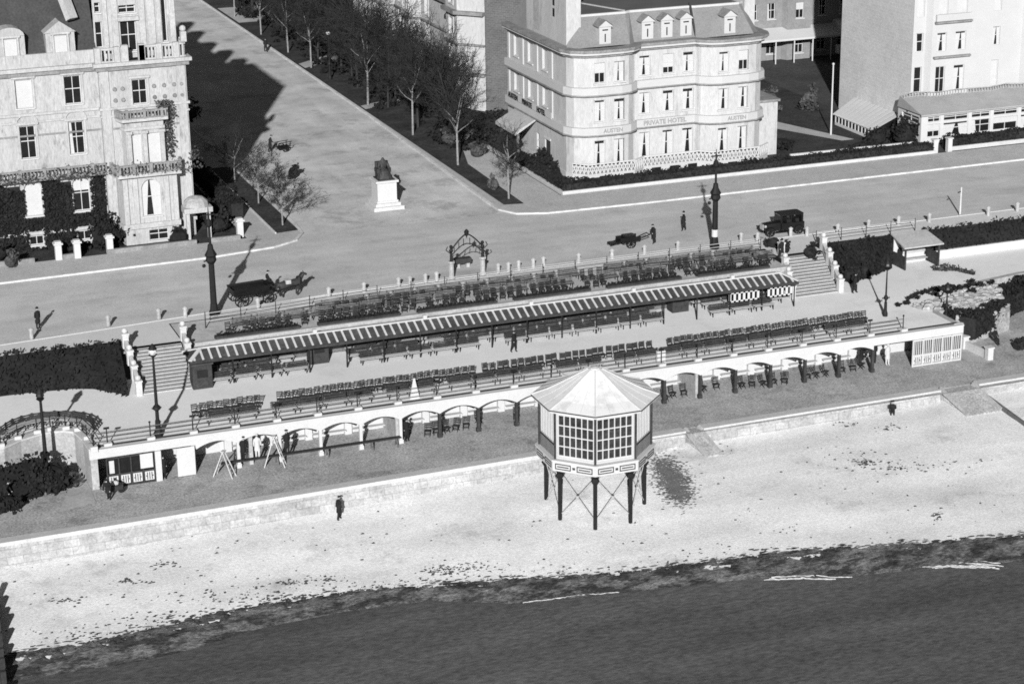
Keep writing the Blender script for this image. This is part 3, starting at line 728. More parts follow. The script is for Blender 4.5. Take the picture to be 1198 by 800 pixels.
for r_, yy in enumerate((149.8, 151.5, 148.5, 150.7)):
    x = 31.6+.3*r_
    while x < 80.5:
        if abs(x-at(372,423,ZU).x) > 2.2 and abs(x-at(793,363,ZU).x) > 2.2 and ra.random() > .06:
            place(make_bench, 'b2%d' % r_, (('dark slatted bench in the middle row under the striped shelter','dark slatted bench in the back row against the shelter boarding','dark slatted bench in the front row by the posts of the striped shelter','dark slatted bench in the third row from the front under the striped shelter')[r_], 'benches in rows under the striped shelter'), x, yy+ra.uniform(-.08,.08), ZU, 0)
        x += 2.02
for yy, step, fn in ((153.7, .66, 0), (154.7, 1.98, 1), (155.5, .7, 0), (156.4, 1.98, 1)):    # terrace rows, a little askew
    x = 33.6 if yy < 155 else 41.5
    while x < 82.3:
        if ra.random() < .74:
            y = yy+ra.uniform(-.16,.16)
            if fn: place(make_bench, 'b3', ('dark slatted bench standing on the gravel terrace above the striped shelter', 'benches set about the terrace', m_wood2), x, y, -.12, ra.uniform(-.1,.1))
            else: place(make_chair, 'c2', ('dark garden chair standing on the gravel terrace above the striped shelter', 'garden chairs scattered over the terrace'), x, y, -.12, ra.uniform(-.35,.35))
        x += step*ra.uniform(1,1.12)
for i in range(-3, 8):                                # round the niche
    a = math.radians(100-14*i); p = (18.0+2.9*math.cos(a)*1.0, 141.6+2.6*math.sin(a))
    if p[1] < 140.3 : continue
    place(make_bench, 'b4', ('dark slatted bench in the curved row round the niche railing', 'benches round the niche railing'), p[0]+.2, p[1]+.6, ZU, a+math.pi/2+math.pi)
for x in (8.2, 10.3, 12.4, 14.4):
    place(make_bench, 'b4', ('', ''), x, 142.6, ZU, 0)
for (px, py) in [(787,462),(800,460),(812,456),(823,455),(778,466),(838,452),(868,451),(880,450),(893,449),(905,447),(918,446),(945,441),(955,439),(966,437),(985,433),(998,431),(1008,428),(640,478),(655,476),(500,507),(510,505),(522,503),(533,501),(545,499),(560,492),(604,488)]:
    p = at(px, py+3, ZL)
    place(make_chair, 'c3', ('dark folding chair left out in the open in front of the arcade columns', 'chairs left out on the lower promenade'), p.x, p.y, ZL, ra.uniform(-.8,.8))
def white_bench(px, py, label):
    t = make_bench(label, None, m_white, 2.2); p = at(px, py, -1.1); t.location = p; t.rotation_euler = (0,0,0)
    b = MB(); b.box(-1.2, 1.2, -.35, .5, -.5, 0.0); b.build('plinth', m_ret, t)
    return t
white_bench(130, 420, 'white bench on the bank just left of the west staircase')
white_bench(974, 306, 'white bench on the bank just right of the east staircase')
# ================================================================== OCTAGONAL PAVILION on stilts
ZF = -2.72; PC = (54.15, 126.95)
pv = thing('octagonal_pavilion', 'white octagonal glazed pavilion on dark stilts over the beach', 'pavilion', (0,0,0))
V8 = lambda k, r: (r*math.sin(k*math.pi/4), -r*math.cos(k*math.pi/4))
ring = lambda r, a=-4, n=8: [V8(k, r) for k in range(a, a+n+1)]
f8 = Facade(ring(3.85)); wl = MB(); ops = []; L8 = f8.u[1]
for k in range(8):                                   # wall k runs from corner k-4 to k-3
    a, b = f8.u[k], f8.u[k+1]
    if k in (3, 4, 0, 7): ops.append((a+.12, b-.12, .22, 3.4, 'grid', k))
f8.wall(wl, 0, 3.85, [o[:5] for o in ops], .14); wl.build('wall', m_render_b, pv)
for o in ops:
    fm = MB(); a, b, c, d = o[:4]
    for i in range(7):
        u = a+(b-a-.065)*i/6; f8.slab(fm, u, u+.065, c, d, .05, .13)
    for i in range(5):
        z = c+(d-c-.12)*i/4; f8.slab(fm, a, b, z, z+(.12 if i in (0,4) else .07), .045, .128)
    w = fm.build('window', m_white, pv); pn = MB(); f8.rect(pn, a, b, c, d, .139); pn.build('panes', m_pane, w)
for k in (1, 2, 5, 6):
    a, b = f8.u[k], f8.u[k+1]; n = 9
    fm = MB()
    for i in range(n): u = a+.25+(b-a-.5)*i/(n-1); f8.slab(fm, u-.07, u+.07, 1.2, 3.3, -.05, .0)
    fm.build('boarding', m_white, pv); fm = MB()
    for i in range(n-1): u = a+.25+(b-a-.5)*(i+.5)/(n-1); f8.slab(fm, u-.03, u+.03, 1.2, 3.3, -.012, -.002)
    fm.build('board_joints', m_ret, pv)
    fm = MB()
    for i in range(n+3): u = a+.15+(b-a-.3)*i/(n+2); f8.slab(fm, u-.022, u+.022, .1, 1.02, -.10, -.06)
    f8.slab(fm, a+.1, b-.1, 1.02, 1.1, -.12, -.05); fm.build('balustrade', m_wood, pv)
for k in range(8):
    x, y = V8(k, 3.95); b = MB(); b.tube((x,y,0), (x,y,3.8), .085, .085, 8); b.lathe((x,y,3.45), [(.1,0),(.17,.15),(.1,.3)], 8); b.build('corner_post', m_wood, pv)
k = MB(); band(k, ring(4.2), -.72, -.02, -1.2, 0.0); k.prism([V8(i, 4.15) for i in range(8)], -.12, -.021); k.build('platform', m_white, pv)
k = MB(); band(k, ring(4.2), -.02, .08, -.5, .07); k.build('floor_edge', m_white, pv)
f9 = Facade(ring(4.2)); fr_ = MB()
for k in range(8):
    a, b = f9.u[k], f9.u[k+1]; mdd = (a+b)/2
    for (p, q) in ((a+.2, mdd-.22), (mdd+.22, b-.2)):
        f9.slab(fr_, p, q, -.58, -.51, -.03, -.003); f9.slab(fr_, p, q, -.22, -.15, -.03, -.003); f9.slab(fr_, p, p+.07, -.51, -.22, -.03, -.003); f9.slab(fr_, q-.07, q, -.51, -.22, -.03, -.003)
        f9.slab(fr_, p+.16, q-.16, -.41, -.33, -.03, -.003)
    f9.slab(fr_, mdd-.1, mdd+.1, -.45, -.28, -.03, -.003)
fr_.build('fretwork_border', m_slate_d, pv)
k = MB(); band(k, ring(4.45), 3.62, 3.8, -.7, 0); k.build('eaves_board', m_white, pv)
k = MB(); band(k, ring(4.5), 3.74, 3.83, -.2, .02); k.build('gutter', m_slate_d, pv)
k = MB(); prof = [(4.5,3.83),(3.4,4.22),(2.3,4.75),(1.2,5.35),(.5,5.72),(.0,5.8)]
for (ra_, za), (rb_, zb2) in zip(prof[:-1], prof[1:]):
    for i in range(8):
        p = [V8(i,ra_), V8(i+1,ra_), V8(i+1,rb_), V8(i,rb_)]
        if rb_ == 0: k.poly([(p[0][0],p[0][1],za),(p[1][0],p[1][1],za),(0,0,zb2)])
        else: k.poly([(p[0][0],p[0][1],za),(p[1][0],p[1][1],za),(p[2][0],p[2][1],zb2),(p[3][0],p[3][1],zb2)])
rf = k.build('roof', M('white sheet roof', .62, .07, .5, 5, .06, dark=.82, dthr=.58, dscale=.9), pv)
k = MB()
for i in range(8):
    for (ra_, za), (rb_, zb2) in zip(prof[:-2], prof[1:-1]): a = V8(i,ra_); b = V8(i,rb_); k.bar((a[0],a[1],za+.02), (b[0],b[1],zb2+.02), .1, .06)
k.build('hip_ribs', m_pale, rf); k = MB()
for i in range(8):
    for t in (.33, .67):
        for (ra_, za), (rb_, zb2) in zip(prof[:3], prof[1:4]):
            a, b = Vector((*V8(i,ra_),za+.015)).lerp(Vector((*V8(i+1,ra_),za+.015)), t), Vector((*V8(i,rb_),zb2+.015)).lerp(Vector((*V8(i+1,rb_),zb2+.015)), t); k.bar(a, b, .02, .02)
k.build('sheet_seams', m_white, rf)
k = MB(); k.lathe((0,0,5.6), [(.62,-.1),(.62,.0),(.4,.1),(.36,.22),(.05,.3)], 10); k.build('finial', m_white, rf)
for i in range(8):
    x, y = V8(i, 3.5); b = MB(); b.tube((x,y,-7), (x,y,-.72), .145, .145, 8); b.lathe((x,y,-1.6), [(.15,0),(.32,.3),(.2,.5),(.38,.8),(.4,.87)], 8); b.build('stilt', m_iron, pv)
    x2, y2 = V8(i+1, 3.5)
    b = MB(); b.tube((x,y,-1.2), (x2,y2,-4.3), .03, .03, 5); b.tube((x2,y2,-1.2), (x,y,-4.3), .03, .03, 5); b.ball(((x+x2)/2,(y+y2)/2,-2.75), .13, 8, 5); b.build('cross_brace', m_ret, pv)
    b = MB(); b.bar((x,y,-.85), (x2,y2,-.85), .16, .26); b.build('floor_beam', m_iron, pv)
pv.location = (PC[0], PC[1], ZF); pv.rotation_euler = (0, 0, -math.radians(23))
# footbridge from the upper promenade, hidden behind it
fb = thing('footbridge', 'white footbridge joining the octagonal pavilion to the promenade', 'footbridge', (55.9, 131.2, ZF))
k = MB(); k.bar((55.6,130.4,ZF-.1), (57.3,138.2,ZU-.1), 2.2, .25); k.build('deck', m_wood2, fb)
for s in (-1.05, 1.05):
    k = MB(); k.bar((55.6+s,130.5,ZF+.95), (57.3+s,138.1,ZU+.95), .08); k.bar((55.6+s,130.5,ZF+.5), (57.3+s,138.1,ZU+.5), .06)
    for i in range(7): f = i/6; k.bar((55.6+s+1.7*f,130.5+7.6*f,ZF-.05+.5*f), (55.6+s+1.7*f,130.5+7.6*f,ZF+.97+.5*f), .06)
    k.build('handrail', m_white, fb)
# ================================================================== WEST HOTEL (left)
rb = random.Random(31)
lh = thing('stucco_hotel', 'tall ornate stucco hotel with balconies and ivy on the left street corner', 'hotel', (28, 183, 0))
path = [(4,183.3),(30.6,183.3),(30.6,182.7),(38.35,182.7),(38.35,236)]
fc = Facade(path); X = fc.ux; ops = []
def op(x, w, za, zb_, kind, sh=None):
    ops.append((X(x-w/2), X(x+w/2), za, zb_, kind) + ((sh,) if sh else ()))
for x, k1, k2, k3 in ((24.1,'blind','dark','blind'),(28.35,'dark','side','half'),(19.8,'blind','dark','half'),(15.6,'half','blind','blind'),(11,'blind','dark','half')):
    op(x, 1.45, 12.9, 15.4, k1); op(x, 1.35, 8.4, 11.3, k2)
    op(x, 1.5, 3.2, 6.3, 'half' if x == 28.35 else 'blind', 'arch'); op(x, 1.25, .5, 1.9, 'dark')
op(34.1, 1.3, 12.5, 14.7, 'dark')
w_ = MB(); fc.wall(w_, 0, 16.1, ops); w_.build('front_wall', m_stucco, lh)
wins_ = {o: fc.window(lh, o, rb) for o in ops}
# surrounds and hood moulds
k = MB()
for o in ops:
    a, b, c, d = o[:4]
    if c > 7:
        k = MB(); fc.slab(k, a-.2, a-.02, c-.1, d+.12, -.09, -.004); fc.slab(k, b+.02, b+.2, c-.1, d+.12, -.09, -.004); fc.slab(k, a-.3, b+.3, d+.13, d+.34, -.2, -.004)
    if c > 7: k.build('surround', m_trim, wins_[o])
    if 8 < c < 9:
        k = MB()
        uc = (a+b)/2; n = 8
        for i in range(n):
            t0, t1 = math.pi*i/n, math.pi*(i+1)/n; rr = (b-a)/2+.25
            k.bar(fc.pos(uc+rr*math.cos(t0), d+.3+.75*math.sin(t0), -.06), fc.pos(uc+rr*math.cos(t1), d+.3+.75*math.sin(t1), -.06), .14, .14)
    if 8 < c < 9: k.build('hood_mould', m_trim, lh)
k = MB(); pL = path[:2]; pR = path[2:4]+[(38.35,205)]
for z0, z1, o_ in ((12.2,12.42,.16),(11.55,11.7,.1),(16.1,16.42,.5),(1.45,1.75,.14)):
    band(k, path[:4]+[(38.35,205)], z0, z1, -.1, o_)
build_split(k, 'string_course', m_trim, lh)
k = MB(); band(k, path[:4]+[(38.35,205)], 15.72, 16.09, -.05, .28); k.build('cornice', m_weather, lh)
k = MB(); band(k, pL, 10.35, 10.5, -.05, .07); band(k, [(30.7,182.7),(38.3,182.7)], 10.4, 10.55, -.05, .07); build_split(k, 'dado_line', m_weather, lh)
# pilasters at the pavilion edges
k = MB()
for x in (31.05, 37.85):
    fc.slab(k, X(x)-.38, X(x)+.38, 0, 15.7, -.12, -.003)
build_split(k, 'pilaster', m_stucco, lh)
# paterae ornaments on the third-floor wall
k = MB()
for x in (31.9, 32.6, 35.4, 36.3, 37.2, 37.85):
    for z in (13.0, 14.0):
        p = fc.pos(X(x), z); k.tube((p[0],p[1],z), (p[0],p[1]-.16 if x < 37.5 else p[1]-.2,z), .2, .14, 8)
build_split(k, 'patera', m_weather, lh)
# projecting canted bay: ground floor, with the balcony above
def bay(x0, x1, pr, z0, z1, wins, mat=m_stucco):
    p = [(x0,182.69),(x0+.25,182.7-pr),(x1-.25,182.7-pr),(x1,182.69)]; f = Facade(p); o_ = []
    for x, w, a, b, kd, *s in wins: o_.append((f.ux(x)-w/2, f.ux(x)+w/2, a, b, kd)+tuple(s))
    w = MB(); f.wall(w, z0, z1, o_); w.poly([(q[0],q[1],z1) for q in p]); wo_ = w.build('bay_wall', mat, lh)
    for q in o_: f.window(lh, q, rb)
    return p, f
p, f = bay(31.5, 36.8, 1.25, 0, 6.3, [(34.25,1.7,2.55,5.9,'curt','arch'),(34.7,1.75,.25,1.25,'dark')])
k = MB(); band(k, p, 1.5, 1.95, 0, .22); band(k, p, 6.3, 6.6, -.2, .55); build_split(k, 'bay_moulding', m_trim, lh)
k = MB()
for x in (31.95, 32.85, 35.65, 36.4): f.slab(k, f.ux(x)-.22, f.ux(x)+.22, 1.96, 6.1, -.16, -.004)
build_split(k, 'bay_pilaster', m_trim, lh)
p2, f2 = bay(32.2, 36.1, .8, 6.6, 11.2, [(33.3,1.0,7.3,10.0,'blind'),(34.95,1.2,7.3,10.0,'blind')])
k = MB(); band(k, p2, 10.35, 10.6, 0, .12); band(k, p2, 11.2, 11.45, -.2, .5); build_split(k, 'bay_moulding', m_trim, lh)
k = MB()
for x in (32.7, 34.1, 35.65): f2.slab(k, f2.ux(x)-.18, f2.ux(x)+.18, 6.9, 10.3, -.2, -.004); f2.slab(k, f2.ux(x)-.28, f2.ux(x)+.28, 10.05, 10.3, -.3, -.2)
build_split(k, 'bay_column', m_trim, lh)
k = MB(); balustrade(k, offs(p, .45), 6.6, .85, .3, .12, .3, 5); k.build('balcony_balustrade', m_weather, lh)
k = MB(); balustrade(k, offs(p2, .4), 11.45, .75, .3, .12, .25, 5); k.build('upper_balustrade', m_weather, lh)
# long balcony across the recessed part, with plants
k = MB(); band(k, pL, 6.5, 6.72, 0, .9); balustrade(k, offs(pL, .8), 6.72, .8, .3, .1, .3, 7); k.build('long_balcony', m_weather, lh)
k = MB(); ra = random.Random(5)
for _ in range(1500):
    x = ra.uniform(8, 38.9); y = (182.45 if x < 31 else 181.2)-ra.uniform(.0,.5); k.leaf((x, y, 6.55+abs(ra.gauss(0,.3))+(.5 if ra.random() < .15 else 0)), .11, ra)
for _ in range(500): k.leaf((ra.gauss(36.1,.35), 182.2-abs(ra.gauss(0,.3)), ra.uniform(11.3,12.8)), .12, ra)
for _ in range(320): k.leaf((ra.gauss(36.45,.2), 182.4-abs(ra.gauss(0,.18)), ra.uniform(7.6,11.6)), .12, ra)
for _ in range(160): k.leaf((ra.gauss(38.6,.25), 182.6+ra.gauss(0,.3), 7.1+abs(ra.gauss(0,.45))), .12, ra)
k.build('balcony_plants', m_leaf2, lh)
# ivy over the lower front
k = MB(); ra = random.Random(6)
blocked = [(fc.pos(o[0],0)[0]-.05, fc.pos(o[1],0)[0]+.05, o[2]-.18, o[3]) for o in ops if o[2] < 6]
n = 0
for i in range(49):
    for j in range(12):
        x, z = 6+i*.5, j*.5; 
        if any(a < x+.5 and x < b and c < z+.5 and z < d for a, b, c, d in blocked): continue
        k.box(x, x+.5, 183.22, 183.29, z, z+.5)
while n < 11500:
    x, z = ra.uniform(6, 30.45), ra.uniform(0, 6.45)
    if z > 6.0+.4*math.sin(x*1.3): continue
    if any(a < x < b and c < z < d for a, b, c, d in blocked): continue
    k.leaf((x, 183.24-ra.uniform(.03,.22), z), .17, ra); n += 1
for _ in range(700): k.leaf((ra.gauss(30.9,.35), 182.5-abs(ra.gauss(0,.15)), abs(ra.gauss(0,1.0))), .16, ra)
k.build('ivy', m_ivy, lh)
# attic storey of the pavilion
pa = [(30.7,184.1),(38.0,184.1),(38.0,200)]; fa = Facade(pa)
oa = [(fa.ux(33.75)-.7, fa.ux(33.75)+.7, 17.0, 19.7, 'dark'), (fa.ux(33.75)-.75, fa.ux(33.75)+.75, 20.4, 21.1, 'dark'), (fa.ux(37.0)-.22, fa.ux(37.0)+.22, 17.6, 23.0, 'niche'), (fa.ux(31.15)-.3, fa.ux(31.15)+.3, 17.5, 19.8, 'dark'), (fa.ux(31.15)-.25, fa.ux(31.15)+.25, 20.6, 21.5, 'dark')]  # tallest slit: a dark pane stands for the shadow between pilasters
k = MB(); fa.wall(k, 16.42, 24.5, oa, .3); k.build('attic_wall', m_stucco, lh)
for o in oa: fa.window(lh, o, rb, .3)
k = MB()
for x, w in ((31.75,.2),(32.6,.28),(35.0,.28),(35.8,.35),(36.5,.2),(37.7,.25)): fa.slab(k, fa.ux(x)-w, fa.ux(x)+w, 16.5, 22.2, -.14, -.004)
fa.slab(k, .1, 7.2, 22.2, 22.7, -.25, -.004); fa.slab(k, fa.ux(33.75)-.95, fa.ux(33.75)+.95, 19.75, 20.1, -.3, -.004)
build_split(k, 'attic_pilaster', m_trim, lh)
k = MB(); balustrade(k, [(30.6,182.75),(33.0,182.75)], 16.42, 1.25, .3, .14, .5, 5); balustrade(k, [(34.5,182.75),(38.3,182.75),(38.3,190)], 16.42, 1.25, .3, .14, .5, 5); k.obox((38.3,182.75,18.2), .5,.5,.9); k.ball((38.3,182.75,18.9), .3, 8, 5)
for x in (33.0, 34.5): k.obox((x,182.75,17.1), .6, .5, 1.5)
k.build('roof_balustrade', m_trim, lh)
# mansard roof with two dormers on the recessed part
k = MB(); k.add([(2,183.4,16.45),(30.7,183.4,16.45),(30.7,186.6,24),(2,186.6,24),(30.7,205,24),(2,205,24),(2,205,16.45),(30.7,205,16.45)], [(0,1,2,3),(3,2,4,5),(1,7,4,2),(0,3,5,6)]); k.build('mansard_roof', m_slate_d, lh)
k = MB(); k.bar((28.9,184.2,20.2),(27.6,186.4,25.5),.9,.6); k.build('hip_flashing', m_trim, lh)
k = MB(); k.box(2,30.5,183.05,183.38,16.44,17.6); k.build('parapet', m_stucco, lh)
for i, x in enumerate((23.3, 27.6, 18.4, 13.5)):
    d = MB(); d.box(x-1.25, x+1.25, 183.2, 187, 16.5, 19.3)
    if i % 2: d.add([(x-1.4,183.1,19.3),(x+1.4,183.1,19.3),(x,183.1,20.3),(x-1.4,188,19.3),(x+1.4,188,19.3),(x,188,20.3)], [(0,1,2),(1,4,5,2),(0,2,5,3)])
    else: d.add([(x+1.25*math.cos(math.pi*j/8),183.1,19.3+.75*math.sin(math.pi*j/8)) for j in range(9)]+[(x+1.25*math.cos(math.pi*j/8),188,19.3+.75*math.sin(math.pi*j/8)) for j in range(9)], [tuple(range(8,-1,-1))]+[(j,j+1,9+j+1,9+j) for j in range(8)])
    dd = d.build('dormer', m_stucco, lh); b = MB(); b.box(x-.55, x+.55, 183.15, 183.19, 16.9, 19.0); b.build('blind', m_pale, dd)
    b = MB(); b.box(x-.72, x-.57, 183.02, 183.19, 16.8, 19.15); b.box(x+.57, x+.72, 183.02, 183.19, 16.8, 19.15); b.box(x-.85, x+.85, 182.98, 183.19, 19.16, 19.35); b.build('surround', m_trim, dd)
# rear mass, roof and unseen chimneys added to roughen the cast shadow
k = MB(); k.prism([(30.7,199.9),(38.2,199.9),(38.2,236),(30.7,236)], 16, 21.5); k.build('rear_wing', m_stucco, lh)
for y_ in (203, 210, 218, 226, 233):
    c_ = MB(); c_.box(36.2,38.0,y_-.9,y_+.9,21.4,24.0+.5*math.sin(y_)); c_.build('chimney', m_stucco, lh)
k = MB(); k.prism([(30.6,184.2),(38.1,184.2),(38.1,200),(30.6,200)], 24.3, 24.5); k.build('flat_roof', m_lead, lh)
# street portico at the corner
pt = MB(); pt.box(37.2,37.5,181.0,181.3,0,2.5); pt.box(39.1,39.4,181.0,181.3,0,2.5); pt.box(37.0,39.6,180.8,183,2.5,2.95); pt.box(37.2,37.6,182.4,182.66,0,2.5)
po = pt.build('portico', m_trim, lh); k = MB(); k.lathe((38.3,181.9,2.96), [(1.2,0),(1.1,.4),(.7,.75),(.1,.9)], 12); k.build('portico_dome', m_ret, po)
# garden wall, gate pillars and shrubs in front
gw = thing('garden_wall', 'low garden wall in front of the stucco hotel', 'wall', (20, 179.3, 0))
k = MB()
for a, b in ((-40,23.2),(25.4,27.0),(29.6,37.6),(38.9,41.6)): k.box(a, b, 179.1, 179.4, 0, .5)
k.build('wall', m_weather, gw)
for px, py, lab in ((69,305,'leftmost white gate pillar before the ivied hotel front'),(91,303,'second white gate pillar from the left before the ivied hotel front'),(129,297,'white gate pillar beside the dark bush before the hotel bay'),(281,277,'lone white gate pillar at the garden corner of the side street')):
    p = at(px, py, 0); t = thing('gate_pillar', lab, 'pillar', p)
    k = MB(); k.obox((p.x,p.y,.75), .55, .55, 1.5); k.build('shaft', m_white, t); k = MB(); k.obox((p.x,p.y,1.57), .8, .8, .14); k.obox((p.x,p.y,1.7), .55, .55, .14); k.build('cap', m_white, t)
def shrub(c, rx, ry, rz, n, label, mat=None, r=.2, group=None, seed=1):
    t = thing('shrub', label, 'shrub', (c[0], c[1], c[2]), group); k = MB(); ra = random.Random(seed+int(c[0]*10))
    blobs(k, (c[0],c[1],c[2]+rz*.85), rx, ry, rz, n, r, ra); k.ball((c[0],c[1],c[2]+rz*.7), .72, 8, 5, (rx,ry,rz*.9)); k.build('foliage', mat or m_leaf, t)
    k = MB()
    for i in range(3): k.tube((c[0]+.1*i-.1,c[1],c[2]-.05), (c[0]+(.4*i-.4)*rx,c[1],c[2]+rz*.8), .06, .03, 5)
    k.build('stems', m_bark, t); return t
shrub((30.0,181.6,0), 1.7, 1.1, 1.6, 900, 'big dark rounded bush between the ivy and the hotel bay')
shrub((26.3,181.4,0), 1.8, .9, .8, 500, 'low dark bush behind the two gate pillars')
shrub((20.0,181.2,0), 1.8, .9, 1.0, 500, 'dark bush at the left edge before the ivied hotel front')
shrub((36.3,180.6,0), 1.2, .7, .8, 350, 'small dark bush at the foot of the hotel bay beside the portico')
shrub((21.0,178.4,.12), .7, .5, .8, 260, 'scraggy bush on the pavement at the far left edge', m_leaf2)
shrub((40.2,182.6,0), 1.4, 1.4, 1.1, 500, 'dark bush in the shaded garden beside the portico')
shrub((40.6,187.5,0), 1.4, 1.8, 1.2, 500, 'dark bush further up the shaded garden beside the side street')
# ================================================================== MIDDLE HOTEL
mh = thing('private_hotel', 'white bow-fronted private hotel with pale mansard roof and dormers in the middle', 'hotel', (87, 188, 0))
bow = [(77.1,188.0),(77.5,187.0),(78.4,186.35),(79.6,186.1),(82.1,186.1),(83.1,186.35),(83.9,187.0),(84.2,187.6),(91.0,187.6),(91.3,187.0),(92.1,186.35),(93.1,186.1),(96.0,186.1),(97.1,186.35),(98.0,187.0),(98.4,188.0)]
sidep = [(77.1,204.2),(77.1,188.0)]
fm_ = Facade(sidep+bow[1:]+[(98.4,204.2)]); X = fm_.ux; ops = []
WX = [(79.9,1.15),(82.0,1.15),(85.4,1.2),(88.0,1.2),(90.2,1.2),(93.4,1.1),(95.6,1.1)]
for x, w in WX:
    ops.append((X(x)-w/2, X(x)+w/2, 1.35, 4.0, 'curt')); ops.append((X(x)-w/2, X(x)+w/2, 5.9, 8.05, rb.choice(('curt','curt','half','side')) if 85 < x < 92 else 'curt'))
    ops.append((X(x)-w/2, X(x)+w/2, 9.75, 11.75, rb.choice(('curt','curt','half')) ))
U = fm_.uy
for y in (201.6, 197.6, 193.6):
    for z0, z1 in ((6.2,8.5),(9.9,12.0)): ops.append((U(y)-.7, U(y)+.7, z0, z1, 'blind'))
ops.append((U(193.0)-.75, U(193.0)+.75, .6, 2.9, 'door')); ops.append((U(195.6)-.4, U(195.6)+.4, 1.3, 3.0, 'dark')); ops.append((U(201.8)-.9, U(201.8)+.9, 4.3, 5.0, 'dark'))
w_ = MB(); fm_.wall(w_, 0, 12.7, ops); w_.build('walls', m_render, mh)
for o in ops:
    if o[4] != 'door': fm_.window(mh, o, rb)
dr = MB(); fm_.rect(dr, ops[-3][0], ops[-3][1], .6, 2.9, .15); dd = dr.build('door', m_wood, mh); k = MB(); fm_.slab(k, ops[-3][0]-.12, ops[-3][1]+.12, 2.9, 3.1, -.08, .1); k.build('door_hood', m_white, dd)
fpath = sidep+bow[1:]+[(98.4,204.2)]
k = MB(); band(k, fpath, 12.35, 12.6, -.05, .3); band(k, fpath, 12.85, 13.1, -.6, .75); band(k, fpath, 8.5, 8.62, -.05, .45); band(k, fpath, 4.5, 4.62, -.05, .42); build_split(k, 'cornice', m_weather, mh)
k = MB(); band(k, fpath, 12.6, 12.85, -.3, .6); band(k, fpath, 8.62, 9.35, -.05, .36); band(k, fpath, 4.62, 5.35, -.05, .34); band(k, fpath, .0, .7, -.05, .08); build_split(k, 'white_band', m_render_b, mh)
k = MB()
for x in (84.05, 91.15):
    p = fm_.pos(X(x), 0); k.tube((p[0],p[1]-.1,.2), (p[0],p[1]-.1,12.6), .09, .09, 6)
build_split(k, 'drainpipe', m_path, mh)
k = MB()
for y in (203.6, 199.6, 195.6, 191.6):
    fm_.slab(k, U(y)-.18, U(y)+.18, 5.4, 8.45, -.12, -.004); fm_.slab(k, U(y)-.18, U(y)+.18, 9.4, 12.3, -.12, -.004)
build_split(k, 'side_pilaster', m_render_b, mh)
ss = MB()
fm_.slab(ss, U(203.3), U(191.0), 5.4, 6.06, -.40, -.34); ss.build('sign_board', m_render_b, mh)
for s_, yc in (('AUSTEN', 201.6), ('PRIVATE', 197.6), ('HOTEL', 193.7)):
    text_mb(s_, .74, (76.66, yc, 5.47), (0,-1,0), (0,0,1)).build('lettering', m_iron, mh)
text_mb('PRIVATE HOTEL', .66, (87.5, 187.23, 4.78), (1,0,0), (0,0,1)).build('lettering', m_sign, mh)
text_mb('AUSTEN', .56, (81.2, 185.74, 4.8), (1,0,0), (0,0,1)).build('lettering', m_sign, mh)
text_mb('AUSTEN', .56, (94.8, 185.74, 4.8), (1,0,0), (0,0,1)).build('lettering', m_sign, mh)
# mansard roof
inn = [(77.0,204.2),(77.0,188.2),(78.0,187.2),(84.1,187.5),(91.1,187.9),(97.5,187.2),(98.5,188.2),(98.5,204.2)]
lo = [(77.3,203.9),(77.3,188.3),(78.2,187.2),(83.6,187.2),(84.4,188.0),(90.9,188.0),(91.6,187.2),(97.2,187.2),(98.2,188.3),(98.2,203.9)]
hi = [(78.6,202.5),(78.6,189.6),(79.0,189.2),(83.9,189.2),(84.5,189.5),(90.9,189.5),(91.5,189.2),(96.4,189.2),(96.9,189.6),(96.9,202.5)]
k = MB(); n = len(lo)
k.add([(p[0],p[1],13.1) for p in lo]+[(p[0],p[1],15.9) for p in hi], [(i,(i+1)%n,n+(i+1)%n,n+i) for i in range(n)]); k.build('mansard_roof', m_slate_l, mh)
k = MB(); k.prism([(p[0],p[1]) for p in hi], 15.75, 15.88); k.build('flat_roof', m_lead, mh)
k = MB(); hh = [(p[0],p[1]) for p in hi]; band(k, hh, 15.8, 16.02, -.15, .12); k.build('roof_edge', m_white, mh)
k = MB(); k.bar((84.2,190,15.95),(80.4,200,15.95),.22,.1); k.build('roof_gutter', m_path, mh)
k = MB()
for (a, b) in ((lo[5],hi[5]),): k.bar((a[0]+.2,a[1]-.05,13.1),(b[0]+.2,b[1]-.05,16.3),.2,.2)
k.build('roof_party_ridge', m_wood, mh)
for x in (81.0, 85.9, 88.0, 90.1, 94.6):
    d = MB(); y0 = 187.35 if (x < 84 or x > 91.4) else 188.1
    d.box(x-.62, x+.62, y0, y0+2.2, 13.15, 15.05); d.add([(x-.8,y0-.12,15.0),(x+.8,y0-.12,15.0),(x,y0-.12,15.62),(x-.8,y0+2.5,15.0),(x+.8,y0+2.5,15.0),(x,y0+2.5,15.62)], [(0,1,2),(3,5,4)])
    dd = d.build('dormer', m_render_b, mh)
    k = MB(); k.bar((x-.45,y0-.25,15.36),(x-.45,y0+2.5,15.36),.95,.08) ; k.v = []; k.f = []
    k.add([(x-.85,y0-.25,15.03),(x,y0-.25,15.68),(x,y0+2.5,15.68),(x-.85,y0+2.5,15.03)], [(0,1,2,3)]); k.add([(x,y0-.25,15.68),(x+.85,y0-.25,15.03),(x+.85,y0+2.5,15.03),(x,y0+2.5,15.68)], [(0,1,2,3)]); k.build('dormer_roof', m_weather, dd)
    k = MB(); k.box(x-.06, x+.06, y0-.03, y0-.005, 13.5, 14.3); k.box(x-.3, x+.3, y0-.03, y0-.005, 14.62, 14.74); k.build('pane', m_glass, dd)
